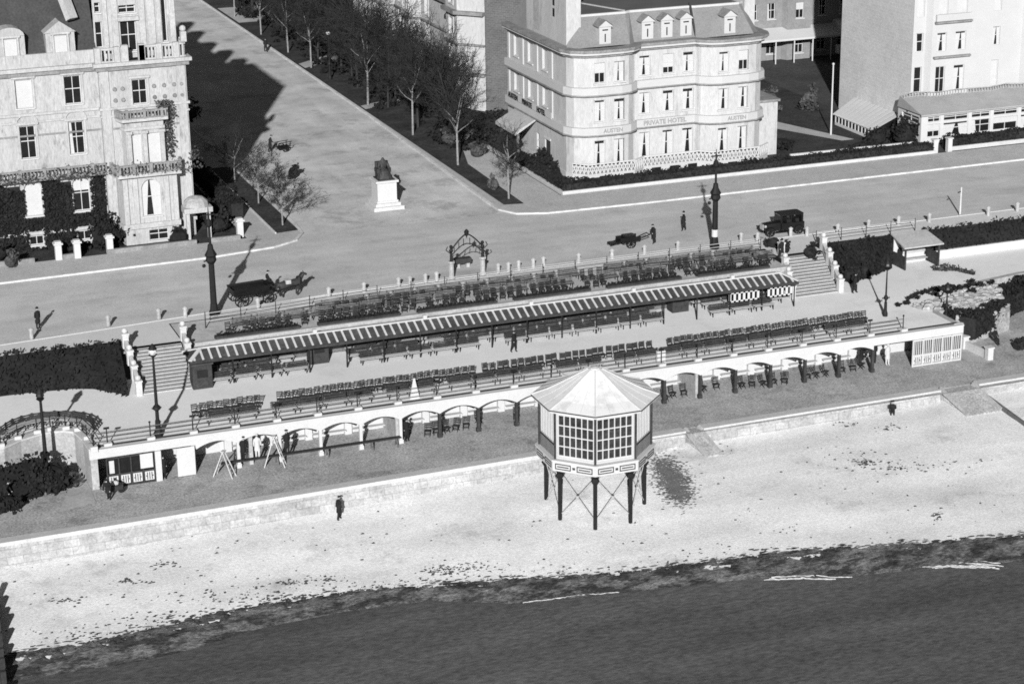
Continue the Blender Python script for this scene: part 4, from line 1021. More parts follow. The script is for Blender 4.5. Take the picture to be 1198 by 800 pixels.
# big side chimney block
k = MB(); k.box(77.35, 78.9, 188.5, 199.2, 13.1, 19.6); k.box(77.2, 79.05, 188.3, 199.4, 19.6, 20.0); cb = k.build('chimney_block', m_render, mh)
k = MB(); k.add([(77.32,196.45+.75*math.cos(math.pi*i/8),16.3+.75*math.sin(math.pi*i/8)) for i in range(9)]+[(77.32,195.7,13.6),(77.32,197.2,13.6)], [tuple(range(11))]); k.build('recess', m_ret, cb)
k = MB(); k.box(77.31, 77.345, 191.5, 191.95, 15.6, 16.4); k.box(77.31, 77.345, 191.5, 191.95, 16.7, 18.4); k.build('slit_window', m_glass, cb)
k = MB(); k.box(97.0, 98.2, 189.0, 191.0, 13.1, 17.6); k.build('chimney', m_render, mh)
k = MB(); k.box(98.45,100.9,188.6,196,0,5.6); k.build('side_extension', m_render, mh); k = MB(); k.box(98.45,101.1,188.4,196.2,5.6,5.85); k.build('extension_roof', m_weather, mh)
# side porch with awning
k = MB(); k.box(75.0,75.25,196.2,196.45,0,3.3); k.box(75.0,75.25,200.6,200.85,0,3.3); k.box(75.0,77.08,200.7,201.0,0,3.3); k.build('side_porch', m_weather, mh)
k = MB(); k.add([(77.09,195.6,4.6),(77.09,201.4,4.6),(74.6,201.4,3.3),(74.6,195.6,3.3),(74.6,201.4,2.95),(74.6,195.6,2.95),(77.09,195.6,4.45),(77.09,201.4,4.45)], [(0,3,2,1),(3,5,4,2),(0,6,5,3),(1,2,4,7)]); k.build('porch_awning', m_path, mh)
# ironwork balcony terrace in front of the bows
tb = thing('terrace_balustrade', 'pale lattice ironwork balustrade before the ground floor of the private hotel', 'balustrade', (88,185,0))
k = MB(); pth = [(77.0,186.2),(78.2,185.0),(83.2,185.0),(84.6,186.0),(90.6,186.0),(91.8,185.0),(97.0,185.0),(98.6,186.2)]
f = Facade(pth); n = int(f.u[-1]/.42)
for i in range(n):
    a = f.pos(f.u[-1]*i/n, 0); b = f.pos(f.u[-1]*(i+1)/n, 0)
    k.bar((a[0],a[1],.95),(b[0],b[1],1.85),.07); k.bar((a[0],a[1]+.02,1.85),(b[0],b[1]+.02,.95),.07); k.bar((a[0],a[1],.9),(a[0],a[1],1.95),.06)
k.build('lattice', m_white, tb); k = MB(); band(k, pth, 1.9, 2.0, -.06, .06); band(k, pth, .84, .94, -.06, .06); k.build('rails', m_white, tb)
k = MB(); band(k, pth, 0, .84, -.8, .0); k.build('terrace_wall', m_render_b, tb)
k = MB()
for x in (80, 82.5, 86, 88, 90, 94, 96.2): k.box(x-.5, x+.5, 184.9 if not 84 < x < 91.5 else 185.9, 184.99 if not 84 < x < 91.5 else 185.99, .1, .7)
build_split(k, 'basement_light', m_glass, tb)
# ================================================================== hedges
def hedge(pts, w, h, label, base=.0, dens=34, mat=m_leaf, wall=True, seed=2):
    t = thing('hedge', label, 'hedge', (pts[0][0], pts[0][1], base)); ra = random.Random(seed+int(pts[0][0])); f = Facade(pts); tot = f.u[-1]
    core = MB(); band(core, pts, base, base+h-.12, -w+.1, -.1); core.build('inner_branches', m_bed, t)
    k = MB(); hw = lambda u: h+.12*math.sin(u*1.7)+.1*math.sin(u*.6+1)+ra.uniform(-.08,.08)
    for _ in range(int(tot*h*dens)): u = ra.uniform(0,tot); p = f.pos(u, 0, ra.gauss(.05,.06)); k.leaf((p[0],p[1],base+ra.uniform(0,1)*hw(u)), .15, ra)
    for _ in range(int(tot*w*dens)): u = ra.uniform(0,tot); p = f.pos(u, 0, ra.uniform(0,w)); k.leaf((p[0],p[1],base+hw(u)-.05), .15, ra)
    k.build('foliage', mat, t)
    return t
hedge([(74.3,203),(74.3,182.0),(98,182.0),(115.6,181.9)], 1.5, 1.15, 'long clipped dark hedge round the corner of the private hotel garden')
hedge([(117.9,182.6),(160,182.6)], 1.4, 1.3, 'clipped dark hedge in front of the glazed ground floor of the right hotel')
def lowwall(pts, label, h=.42):
    t = thing('low_wall', label, 'wall', (pts[0][0], pts[0][1], 0)); k = MB(); band(k, pts, 0, h, -.22, .0); k.build('wall', m_coping, t); return t
lowwall([(74.15,203),(74.15,181.8),(98,181.8),(115.7,181.7)], 'low pale wall at the foot of the long hotel hedge')
lowwall([(117.8,182.4),(160,182.4)], 'low pale wall at the foot of the right hotel hedge')
lowwall([(100.4,184.6),(114.6,184.2)], 'pale inner kerb wall behind the long hedge right of the private hotel', .9)
for x, lab in ((115.9,'white gate pier at the right end of the long hedge'),(117.6,'white gate pier at the left end of the right hotel hedge')):
    t = thing('gate_pier', lab, 'pier', (x,182.2,0)); k = MB(); k.obox((x,182.2,.7), .5, .5, 1.4); k.build('shaft', m_white, t); k = MB(); k.obox((x,182.2,1.46), .66, .66, .12); k.build('cap', m_white, t)
# ================================================================== RIGHT HOTEL
rh = thing('seaside_hotel', 'bright white seaside hotel with a glazed ground floor at the right edge', 'hotel', (128, 190, 0))
pr_ = [(117.5,205),(117.5,190.0),(119.0,190),(119.4,189.3),(124.2,189.3),(124.6,190),(131.0,190),(131.4,189.3),(136,189.3),(136.4,190),(160,190)]
fr = Facade(pr_); X = fr.ux; ops = []
for x, w, ks_ in ((118.3,.9,('dark','side','blind')),(120.6,1.15,('dark','curt','blind')),(122.9,1.3,('curt','curt','blind')),(127.8,.9,('blind','curt','blind')),(132.6,1.2,('half','half','blind')),(134.7,1.2,('curt','curt','blind')),(138.5,1.2,('dark','curt','half')),(142,1.2,('dark','curt','half'))):
    for (a, b), kd in zip(((4.6,7.4),(9.0,11.0),(12.7,14.8)), ks_):
        ops.append((X(x)-w/2, X(x)+w/2, a, b, kd))
    ops.append((X(x)-w/2, X(x)+w/2, 16.5, 18.5, 'blind'))
w_ = MB(); fr.wall(w_, 0, 21, [o for o in ops], .2); w_.poly([(160,190,0),(160,205,0),(160,205,21),(160,190,21)]); w_.build('front_wall', m_render_b, rh)
for o in ops: fr.window(rh, o, rb, .2, sill=False)
k = MB(); k.poly([(117.46,205,0),(117.46,190.02,0),(117.46,190.02,21),(117.46,205,21)]); k.build('gable_wall', m_gable, rh)
k = MB(); k.prism([(117.4,190.2),(160,190.2),(160,205),(117.4,205)], 20.8, 21.1); k.build('flat_roof', m_lead, rh)
k = MB()
for (a, b, z) in ((118.9,124.8,12.0),(130.9,136.6,12.0),(118.9,124.8,8.3),(130.9,136.6,8.3)): fr.slab(k, X(a+.7), X(b-.7), z, z+.2, -.35, -.01)
build_split(k, 'sill_band', m_weather, rh)
k = MB()
for (a, b, z) in ((118.9,124.8,12.25),(130.9,136.6,12.25)): fr.slab(k, X(a+.8), X(b-.8), z, z+.7, -.3, -.02)
build_split(k, 'bay_apron', m_render_b, rh)
# glazed ground-floor sun lounge
gp = [(116.4,190.5),(116.4,185.8),(160,185.8)]; fg = Facade(gp); og = []; X = fg.ux
u = fg.uy(189.9); og.append((fg.uy(189.7), fg.uy(186.3), .7, 1.9, 'dark')); og.append((fg.uy(189.7), fg.uy(186.3), 2.1, 2.9, 'dark'))
x = 117.2; widths = [1.5,3.0,2.3,3.0,1.9,2.6,2.6,3,3,3,3,3]; kd = ['half','curt','side','half','curt','curt','half','curt','side','curt','half','curt']
for w, q in zip(widths, kd):
    og.append((X(x), X(x+w), .75, 2.15, q)); og.append((X(x), X(x+w), 2.35, 2.95, 'dark')); x += w+.42
k = MB(); fg.wall(k, 0, 3.25, og, .18); k.build('lounge_wall', m_white, rh)
for o in og: fg.window(rh, o, rb, .18, sill=False)
k = MB(); k.poly([(116.2,185.5,3.3),(160,185.5,3.3),(160,189.98,4.5),(116.2,189.98,4.5)]); k.poly([(116.2,185.5,3.3),(116.2,189.98,4.5),(116.2,190.4,3.3)]); k.box(116.2,160,185.5,185.62,3.12,3.29); k.build('lounge_roof', M('lounge lead roof', .30, .15, .4, 5, .15), rh)
k = MB(); ra = random.Random(9); pp = [(116.3,189.3)]+[(118+2.2*i, 189.4-.5*abs(math.sin(i*1.3))) for i in range(18)]
f = Facade(pp); n = int(f.u[-1]/.35)
for i in range(n):
    a = f.pos(f.u[-1]*i/n, 0); z = lerp(a[1], [(185.5,3.3),(190,4.5)]); k.bar((a[0],a[1],z),(a[0],a[1],z+.55),.05)
k.path([(p[0],p[1],lerp(p[1],[(185.5,3.3),(190,4.5)])+.55) for p in pp], .05, 5); k.path([(p[0],p[1],lerp(p[1],[(185.5,3.3),(190,4.5)])+.1) for p in pp], .04, 5)
k.build('roof_railing', m_ret, rh)
# lean-to conservatory on the gable
cv = thing('conservatory', 'lean-to conservatory with white ribbed roof against the grey gable', 'conservatory', (115, 196, 0))
k = MB(); e = [(113.0,198.0),(113.0,190.0)]; wv = [(117.42,201.0),(117.42,192.0)]
k.add([(e[0][0],e[0][1],1.1),(e[1][0],e[1][1],1.1),(wv[1][0],wv[1][1],1.95),(wv[0][0],wv[0][1],1.95)], [(0,1,2,3)]); k.build('roof_glass', m_path, cv)
k = MB()
for i in range(11):
    f_ = i/10; k.bar((113.0,e[0][1]+(e[1][1]-e[0][1])*f_,1.14),(117.42,wv[0][1]+(wv[1][1]-wv[0][1])*f_,1.99),.5,.06)
k.build('roof_ribs', m_white, cv)
k = MB(); f_ = Facade([(113.05,198),(113.05,190)])
f_.slab(k, 0, 8, 0, .3, 0, .1); f_.slab(k, 0, 8, .98, 1.1, 0, .1)
for i in range(12): f_.slab(k, 7.8*i/11, 7.8*i/11+.14, .3, .98, 0, .1)
k.build('side_frame', m_white, cv); k = MB(); f_.rect(k, 0, 8, .3, .98, .07); k.poly([(113.05,190.02,0),(117.42,192.02,0),(117.42,192.02,1.9),(113.05,190.02,1.05)]); k.build('panes', m_glass, cv)
shrub((114.6,186.4,0), 1.6, 1.3, 1.6, 800, 'large dark rounded bush before the conservatory'); shrub((112.3,187.6,0), 1.3, 1.1, 1.1, 500, 'smaller dark bush left of the large one before the conservatory')
shrub((109.5,186.2,0), 1.6, 1.0, .7, 400, 'low dark bush near the foot of the flagpole'); shrub((102.5,190.5,0), 1.6, 1.6, .8, 400, 'dark bush in the lawn right of the private hotel')
shrub((113.9,205.5,0), 1.3, 1.3, 1.6, 500, 'grey bush climbing the far corner of the grey gable', m_leaf2); shrub((109.2,206,0), 1.3, 1, .7, 300, 'pale bush in the rear garden by the path', m_leaf2); shrub((111.8,211,0), 1.2, 1.2, .9, 300, 'pale bush further back in the rear garden', m_leaf2)
p = at(972,158,0); fp = thing('flagpole', 'tall white flagpole in the garden right of the private hotel', 'flagpole', p)
k = MB(); k.tube((p.x,p.y,0),(p.x,p.y,7.6),.1,.07,8); k.build('pole', m_white, fp); k = MB(); k.ball((p.x,p.y,7.7),.14,8,5); k.build('finial', m_white, fp)
# ================================================================== TERRACE along the side street (back)
te = thing('street_terrace', 'pale bay-fronted terrace along the side street with a dark brick end wall', 'terrace', (82, 222, 0))
ftp = [(79.6,420)]; y = 408
bays = []
while y > 232:
    ftp += [(79.6,y+3.4),(78.3,y+2.4),(78.3,y-.4),(79.6,y-1.4)]; bays.append(y+1); y -= 10.4
ftp += [(79.6,227.6),(78.0,226.4),(78.0,222.6),(79.6,221.0),(80.4,220.0)]; bays.append(224.5)
ft = Facade(ftp); ops = []
def uyy(yv):
    for i in range(len(ftp)-1):
        a, b = ftp[i], ftp[i+1]
        if b[1]-1e-6 <= yv <= a[1]+1e-6: return ft.u[i]+(a[1]-yv)/(a[1]-b[1])*(ft.u[i+1]-ft.u[i])
for yb_ in bays:
    if yb_ > 300: continue
    for z0, z1 in ((1.2,3.6),(4.9,7.0),(8.3,10.2),(11.9,13.8)):
        ops.append((uyy(yb_)-.65, uyy(yb_)+.65, z0, z1, rb.choice(('dark','half','curt','blind'))))
        if yb_ > 226: ops.append((uyy(yb_-4.6)-.55, uyy(yb_-4.6)+.55, z0, z1, rb.choice(('dark','half','curt','blind'))))
k = MB(); ft.wall(k, 0, 15, ops); k.build('front_wall', m_render, te)
for o in ops: ft.window(te, o, rb)
k = MB(); band(k, ftp, 10.9, 11.3, -.1, .55); band(k, ftp, 7.4, 7.6, -.05, .25); band(k, ftp, 4.0, 4.3, -.05, .4); band(k, ftp, 15, 15.4, -.1, .5); build_split(k, 'string_course', m_weather, te)
k = MB(); ft2 = Facade(ftp)
for o in ops:
    ft2.slab(k, o[0]-.25, o[0]-.05, o[2]-.2, o[3]+.25, -.1, -.004); ft2.slab(k, o[1]+.05, o[1]+.25, o[2]-.2, o[3]+.25, -.1, -.004)
build_split(k, 'window_jamb', m_render_b, te)
k = MB(); k.poly([(80.45,220,0),(97,220,0),(97,220,15),(80.45,220,15)]); k.poly([(97,220,0),(97,420,0),(97,420,15),(97,220,15)]); k.build('end_wall', m_brick, te)
k = MB(); k.add([(79.6,220,15.2),(97,220,15.2),(97,420,15.2),(79.6,420,15.2),(82.5,221,19),(94,221,19),(94,420,19),(82.5,420,19)], [(0,1,5,4),(1,2,6,5),(3,0,4,7),(4,5,6,7)]); k.build('mansard_roof', m_slate_d, te)
for yv in (223, 240, 262): 
    k = MB(); k.box(86,88,yv-1,yv+1.5,18.5,22); k.build('chimney', m_brick, te)
# ================================================================== rear villa between the hotels
rv = thing('rear_villa', 'grey villa far back between the two hotels with a white veranda roof', 'villa', (128, 233, 0))
pv_ = [(119.5,250),(119.5,233),(124.9,233),(125.3,232.2),(128.6,232.2),(129,233),(135.4,233),(135.4,250)]
fv = Facade(pv_); X = fv.ux; ops = []
for x in (120.9, 123.4, 127.0, 130.6, 133.6):
    ops.append((X(x)-.6, X(x)+.6, .8, 2.8, 'dark')); ops.append((X(x)-.55, X(x)+.55, 5.2, 7.2, 'half' if x == 127.0 else 'side')); ops.append((X(x)-.55, X(x)+.55, 8.9, 10.6, 'half'))
k = MB(); fv.wall(k, 0, 12, ops); k.build('walls', M('grey stock brick', .2, .2, .4, 4, .2), rv)
for o in ops: fv.window(rv, o, rb)
k = MB(); k.prism([(119.2,232),(135.7,232),(135.7,250),(119.2,250)], 12, 12.3); k.build('eaves', m_weather, rv); k = MB(); k.add([(119.2,232,12.3),(135.7,232,12.3),(135.7,250,12.3),(119.2,250,12.3),(127.4,240,17)], [(0,1,4),(1,2,4),(2,3,4),(3,0,4)]); k.build('roof', m_slate_d, rv)
k = MB(); k.add([(120.0,230.2,3.1),(133.4,230.2,3.1),(133.4,232.95,4.1),(120.0,232.95,4.1),(120.0,230.2,2.85),(133.4,230.2,2.85)], [(0,1,2,3),(0,4,5,1)]); k.box(132.1,133.6,230.1,232.9,3.2,4.6); k.build('veranda_roof', m_white, rv)
for x in (120.3, 122.8, 125.4, 128, 130.6, 133.1):
    k = MB(); k.tube((x,230.4,0),(x,230.4,2.9),.08,.08,6); k.build('veranda_post', m_white, rv)
k = MB(); k.box(131.0,133.4,229.0,230.0,.9,1.9); k.build('veranda_steps_wall', m_coping, rv)
wb = thing('block_of_houses', 'dark shadowed house rising behind the gap left of the grey gable', 'house', (141, 252, 0))
k = MB(); k.box(135.6,150,246,262,0,13); k.build('wall', m_brick, wb); k = MB(); k.add([(135.2,245.6,13),(150.4,245.6,13),(150.4,262.4,13),(135.2,262.4,13),(143,254,18)], [(0,1,4),(1,2,4),(2,3,4),(3,0,4)]); k.build('roof', m_slate_d, wb)
f = Facade([(135.55,245.97),(150,245.97)])
for x in (1.2, 4, 7, 10): 
    for z in (2, 6, 10): f.window(wb, (x, x+1.2, z, z+2, 'half'), rb, -.01, sill=False)
# ================================================================== TREES
def bare_tree(seed, h, spread, dens, label, group, bark=m_bark, tr=.16, clear=.28):
    ra = random.Random(seed); t = thing('bare_tree', label, 'tree', (0,0,0), group); tk = MB(); cr = MB()
    top = h*clear; lean = Vector((ra.uniform(-.02,.02), ra.uniform(-.02,.02), 1))
    tk.tube((0,0,-.1), lean*top, tr, tr*.75, 7)
    def twig(mb, p, d, l, r, n=3):
        q = p+d*l; mb.tube(p, q, r, r*.5, n, False); return q
    def rdir(d, a):
        v = Vector((ra.gauss(0,1), ra.gauss(0,1), ra.gauss(0,1))).normalized(); return (d+v*a).normalized()
    def grow(p, d, l, r, lev):
        segs = 3; q = p
        for i in range(segs):
            d = (rdir(d, .22)+Vector((0,0,.07))).normalized(); q0 = q
            mb = tk if lev < 2 else cr
            mb.tube(q0, q0+d*(l/segs), r*(1-.25*i), r*(1-.25*(i+1)), 5 if lev < 2 else 3, False); q = q0+d*(l/segs)
            if lev < 3:
                for _ in range(dens if lev else dens+1):
                    grow(q0.lerp(q, ra.random()), rdir(d, .85), l*ra.uniform(.45,.7), r*.5, lev+1)
            else:
                for _ in range(2): twig(cr, q0.lerp(q, ra.random()), rdir(d, .9), l*ra.uniform(.3,.6), .018)
    d0 = Vector((0,0,1)); grow(lean*top, rdir(d0,.05), (h-top)*.75, tr*.7, 1)
    n = 6
    for i in range(n):
        a = 6.283*i/n+ra.uniform(-.4,.4); z = top*ra.uniform(.8,1.0)+(h-top)*.25*(i % 2)
        grow(Vector((lean.x*z,lean.y*z,z)), Vector((math.cos(a)*spread, math.sin(a)*spread, ra.uniform(.55,1.0))).normalized(), (h-top)*ra.uniform(.45,.62), tr*.45, 1)
    tk.build('trunk', bark, t); cr.build('crown', m_twig, t); return t
protos = [bare_tree(1, 9.5, .8, 2, 'bare winter tree with a pale trunk in the row along the side street kerb', 'young street trees along the kerb', m_palebark, .13, .42),
          bare_tree(2, 13, .8, 2, 'tall bare dark tree in the park strip before the terrace', 'bare trees of the park strip', m_bark, .2, .25),
          bare_tree(3, 11, 1.0, 2, 'tall bare dark tree in the park strip before the terrace', 'bare trees of the park strip', m_bark, .18, .22),
          bare_tree(4, 7.5, 1.0, 2, 'small bare tree in the grass strip at the corner of the side street', 'small trees of the corner strip', m_palebark, .1, .3),
          bare_tree(5, 12, .55, 2, 'tall bare dark tree in the park strip before the terrace', 'bare trees of the park strip', m_bark, .17, .2)]
usedp = set()
def tree(i, x, y, s=1.0, rz=0.0, label=None, group=None, z=.15):
    o = protos[i] if i not in usedp else copy_tree(protos[i]); usedp.add(i); o.location = (x, y, z); o.scale = (s, s, s); o.rotation_euler = (0, 0, rz)
    if label: o['label'] = label
    if group: o['group'] = group
    return o
ra = random.Random(44)
for i, y in enumerate((182.4, 197, 211.6, 228, 252, 263, 277, 292)): tree(0, 68.8, y, .8 if i == 0 else ra.uniform(.85,1.05), i*1.3)
for i, (x, y, s) in enumerate(((46.3,182.0,.82),(46.2,190.5,.8),(46.1,199.5,.75))): tree(3, x, y, s, i*2.1)
for (x, y, k, s) in ((71.5,207,1,.8),(71,216,4,.85),(70.6,226,2,.85),(72.6,236,1,1),(76.3,240,2,.9),(71.3,247,4,1),
                     (71.4,262,1,1),(74.8,268,4,1.1),(77.2,272,1,1),(71.5,279,2,1.05),(75,284,1,1),(77.3,292,4,1.05),(72,302,1,1.1),(75.5,308,2,1.1),(73.6,262,2,1),(72.2,267,2,1),(76.6,278,2,1),(73.4,283,4,1.05),(77.6,266,4,1),(70.6,296,2,1),(72.4,288,2,1),(77.2,285,1,1),(70.5,270,4,.9),(70.6,238,4,.85),(73.4,245,2,1.0),(72.8,257,1,1.0),(73.2,275,2,1.0),(76.0,301,2,1.1),(70.3,254,2,.9),(71.0,290,1,1.0),(73.5,296,4,1.0)):
    tree(k, x, y, s, ra.uniform(0,6))
def leafy_tree(x, y, h, r, label, seed):
    t = thing('evergreen_tree', label, 'tree', (x,y,0)); ra_ = random.Random(seed); k = MB(); k.tube((x,y,-.1),(x+.1,y,h*.6),.2,.1,7); k.build('trunk', m_bark, t); k = MB()
    for _ in range(9): a = ra_.uniform(0,6.28); q = ra_.uniform(.1,.75)*r; blobs(k, (x+q*math.cos(a), y+q*math.sin(a), h*ra_.uniform(.38,.9)), r*.5, r*.5, h*.13, 190, .24, ra_, .5)
    k.build('crown', m_leaf, t); return t
for i, (x, y, h, r, lb) in enumerate(((43.2,212,8.5,2.6,'dark evergreen tree on the shaded pavement nearest the stucco hotel'),(43.6,222,9.5,2.8,'second dark evergreen tree along the shaded pavement of the side street'),(44.2,233,10,3.0,'third dark evergreen tree along the shaded pavement of the side street'),(44.5,246,11,3.0,'farthest dark evergreen tree along the shaded pavement of the side street'))): leafy_tree(x, y, h, r, lb, 60+i)
hedge([(42.4,252),(42.4,186)], 1.3, 1.6, 'long dark hedge added to deepen the shade beside the stucco hotel garden', base=.1, dens=26)  # hedge put in to darken the shaded strip beside the hotel
tree(2, 101.8, 226, .75, 1.0, 'bare tree standing alone in the rear garden between the hotels', 'rear garden tree')
for i in range(18): tree(rb.choice((1,2,4)), rb.uniform(70.2,73.8) if i < 18 else rb.uniform(74,78.4), rb.uniform(206,300) if i < 18 else rb.uniform(236,262), rb.uniform(.6,.9) if i < 18 else rb.uniform(.9,1.1), rb.uniform(0,6))
# dark evergreen undergrowth in the park strip
k = MB(); rp = random.Random(8)
for _ in range(190):
    x, y = rp.uniform(69.8,78.6), rp.uniform(203,310); blobs(k, (x,y,.55), rp.uniform(.8,1.8), rp.uniform(.8,1.8), rp.uniform(.5,1.3), 90, .22, rp)
tag(k.build('undergrowth', m_leaf), 'dark evergreen undergrowth covering the park strip beneath the bare trees', 'undergrowth', kind='stuff')
for i, (x, y, rx, ry, rz, n, lab, mt) in enumerate((
   (75.6,200.8,1.5,2.0,1.7,900,'big dark shrub at the back corner of the private hotel',m_leaf),(75.8,205.6,1.9,1.8,2.0,900,'dark round shrub behind the side porch of the hotel',m_leaf),
   (76.0,192.2,.9,1.6,1.0,500,'dark shrub beside the side door of the private hotel',m_leaf),(75.9,188.0,.8,.9,.9,400,'dark bush at the front corner of the private hotel',m_leaf),
   (71.8,199.6,1.0,1.2,.9,350,'grey leafless shrub on the path edge behind the corner lawn',m_leaf2),(71.0,206.5,1.0,1.2,.8,300,'low grey shrub near the front of the park strip',m_leaf2),
   (68.9,186.5,.5,.9,.8,220,'thin grey shrub on the corner lawn behind the first street tree',m_leaf2))):
    shrub((x,y,.1), rx, ry, rz, n, lab, mt)
# ================================================================== planted banks and beds
def bed(name, top, bot, z0, z1, label, n, leafm=m_leaf, r=.16, hgt=.35, seed=1, core=m_bed):
    """sloping bed between two edge lines, covered with low dark planting"""
    ra = random.Random(seed); k = MB(); ft_, fb_ = Facade(top), Facade(bot); N = 40; g = []
    P_ = lambda s, t: Vector(ft_.pos(ft_.u[-1]*s, z0)).lerp(Vector(fb_.pos(fb_.u[-1]*s, z1)), t)
    for i in range(N+1):
        for j in range(5): p = P_(i/N, j/4); k.v.append((p.x, p.y, p.z+(ra.uniform(.02,.22) if 0 < j < 4 else .01)))
    for i in range(N):
        for j in range(4): k.f.append((i*5+j, i*5+j+1, (i+1)*5+j+1, (i+1)*5+j))
    for _ in range(n): p = P_(ra.random(), ra.random()); k.leaf((p.x, p.y, p.z+abs(ra.gauss(.1, hgt*.5))), r, ra)
    for _ in range(n//6): p = P_(ra.random(), ra.choice((ra.uniform(-.06,.03), ra.uniform(.97,1.12)))); k.leaf((p.x, p.y, max(p.z, z1)+abs(ra.gauss(.12, .12))), r, ra)
    for _ in range(n//250): p = P_(ra.random(), ra.uniform(.1,.95)); blobs(k, (p.x, p.y, p.z+.25), ra.uniform(.4,.8), ra.uniform(.3,.5), ra.uniform(.25,.5), 40, r, ra)
    return tag(k.build(name, leafm), label, 'planting', kind='stuff')
bed('planted_bank', [(-40,154.9),(18,154.9),(24.4,154.7),(25.8,154.2)], [(-40,152.0),(18,152.2),(22.6,151.6),(25.3,148.6)], .05, ZU, 'dark planted bank between the road pavement and the promenade left of the west stairs', 6500, hgt=.4)
bed('planted_bank', [(88.6,155.9),(95.6,156.4)], [(88.8,152.0),(94.6,154.6)], .02, ZU, 'dark planted bank between the east stairs and the roofed shelter', 1500, seed=2, hgt=.4)
bed('planted_bank', [(98.9,157.0),(140,156.9),(190,156.9)], [(99.4,155.7),(140,155.5),(190,155.5)], .05, ZU+.7, 'dark planted bank above the low white wall right of the roofed shelter', 5000, seed=3, hgt=.5)
for i, (x, y, lab) in enumerate(((89.0,152.6,'tall narrow dark shrub at the foot of the bank beside the east stairs'),(90.9,153.0,'second narrow dark shrub at the foot of the bank beside the east stairs'))):
    shrub((x,y,ZU), .5, .5, .9, 300, lab, r=.14)
for i, (px, py, lab) in enumerate(((917,297,'dark bush at the top left of the east staircase'),(948,300,'dark bush at the top right of the east staircase'),(906,345,'dark plant in a tub at the foot of the east staircase'),(905,290,'leafy bush against the top rail left of the east staircase'))):
    z = 0 if i != 2 else ZU; p = at(px, py, z); shrub((p.x,p.y,z-.1), .8, .6, .8 if i != 2 else .6, 320, lab, r=.15, seed=i)
# ground below the niche at the left edge: dark hedge mass and shrub
bed('planted_bank', [(-30,140.6),(14.8,140.7),(17.2,141.9)], [(-30,136.6),(14.6,137.6),(17.0,138.4)], ZU-1.2, ZL+.1, 'dark planted slope in the shade below the niche wall at the left edge', 3000, seed=5, hgt=.5)
shrub((18.0,139.2,ZL), 1.5, 1.1, 1.4, 900, 'large dark bush below the curved niche wall'); shrub((14.4,136.9,ZL), .9, .7, .8, 350, 'dark bush on the lower promenade at the far left edge')
sheet('ramp_path', [(18.6,142.9),(20.3,141.9),(20.4,138.5),(20.3,136.0),(17.6,135.2),(18.9,139.0)], ZL+.02, m_path)
# rockery and dark hedge at the right end
rk = thing('rockery', 'rockery of pale stones and scrub beside the upper promenade at right', 'rockery', (95,145,ZU)); ra = random.Random(12); k = MB(); lf = MB()
def rpt():
    s, t = ra.random(), ra.random(); a = Vector((90.2,144.2,0)).lerp(Vector((100.4,147.6,0)), s); b = Vector((92.0,140.4,0)).lerp(Vector((99.4,143.2,0)), s); p = a.lerp(b, t)
    return p.x, p.y, ZU+.2+.7*math.sin(math.pi*t)*math.sin(math.pi*(.15+.8*s))-1.1*t
vs = []; NN = 16
for i in range(NN+1):
    for j in range(NN+1):
        s, t = i/NN, j/NN; a = Vector((90.2,144.2,0)).lerp(Vector((100.4,147.6,0)), s); b = Vector((92.0,140.4,0)).lerp(Vector((99.4,143.2,0)), s); p = a.lerp(b, t)
        k.v.append((p.x, p.y, ZU+.1+.7*math.sin(math.pi*t)*math.sin(math.pi*(.15+.8*s))-1.1*t+ra.uniform(-.12,.12)))
for i in range(NN):
    for j in range(NN): a = i*(NN+1)+j; k.f.append((a, a+NN+1, a+NN+2, a+1))
for e in ([0]+list(range(0,1)),): pass
edge = [(90.2,144.2),(92.0,140.4),(99.4,143.2),(100.4,147.6)]
k.prism(edge[0:4], ZL, [ZU-.05,ZU-1.15,ZU-1.15,ZU-.05]); k.build('mound', m_rock, rk)
k = MB()
for _ in range(110):
    x, y, z = rpt(); r = ra.uniform(.15,.45); k.lathe((x,y,z-r*.4), [(r*.8,0),(r,r*.4),(r*.6,r*.8)], 6, ra.uniform(.5,.9))
k.build('stones', m_rock, rk)
for _ in range(10):
    x, y, z = rpt(); blobs(lf, (x,y,z+.2), .5, .4, .35, 55, .13, ra)
for i in range(14): f_ = i/13; blobs(lf, (89.6+8.6*f_, 144.6+3.0*f_+.6*math.sin(5*f_), ZU+.3), .55, .35, .4, 70, .14, ra)
for _ in range(6): blobs(lf, (92.6+ra.uniform(-.4,.4), 141.6+ra.uniform(-.5,.5), ZU), .4, .4, .7, 70, .14, ra)
lf.build('scrub', m_leaf, rk)
hedge([(94.0,140.0),(97.2,142.2),(101,144.6),(108,147.5)], 2.6, 1.9, 'wide dark hedge below the rockery at the right edge', base=-4.3, dens=40)
sheet('ramp_path_east', [(91.7,137.5),(93.2,136.6),(96.2,142.2),(94.0,144.0),(91.8,142.0)], ZL+.02, m_path)
for x, y, lab in ((93.3,140.6,'white pier at the upper end of the ramp kerb by the dark hedge'),(93.6,137.4,'white pier at the lower end of the ramp kerb by the dark hedge')):
    t = thing('ramp_pier', lab, 'pier', (x,y,ZL)); k = MB(); k.obox((x,y,ZL+.5), .5,.5,1.0); k.build('shaft', m_white, t); k = MB(); k.obox((x,y,ZL+1.04), .64,.64,.12); k.build('cap', m_white, t)
lw = thing('low_wall', 'pale kerb wall running up the ramp between the two white piers', 'wall', (93.4,139,ZL)); k = MB(); k.bar((93.3,140.5,ZL+.35),(93.6,137.5,ZL+.35),.22,.7); k.build('wall', m_coping, lw)
hedge([(97.0,138.2),(110,139.2)], .8, .7, 'low dark hedge along the lower promenade at the right edge', base=ZL, dens=40)
hedge([(97.5,152.4),(99.2,151.6),(99.9,149.9)], .5, .35, 'straggling low hedge beside the promenade near the rockery', base=ZU, dens=40, mat=m_leaf2)
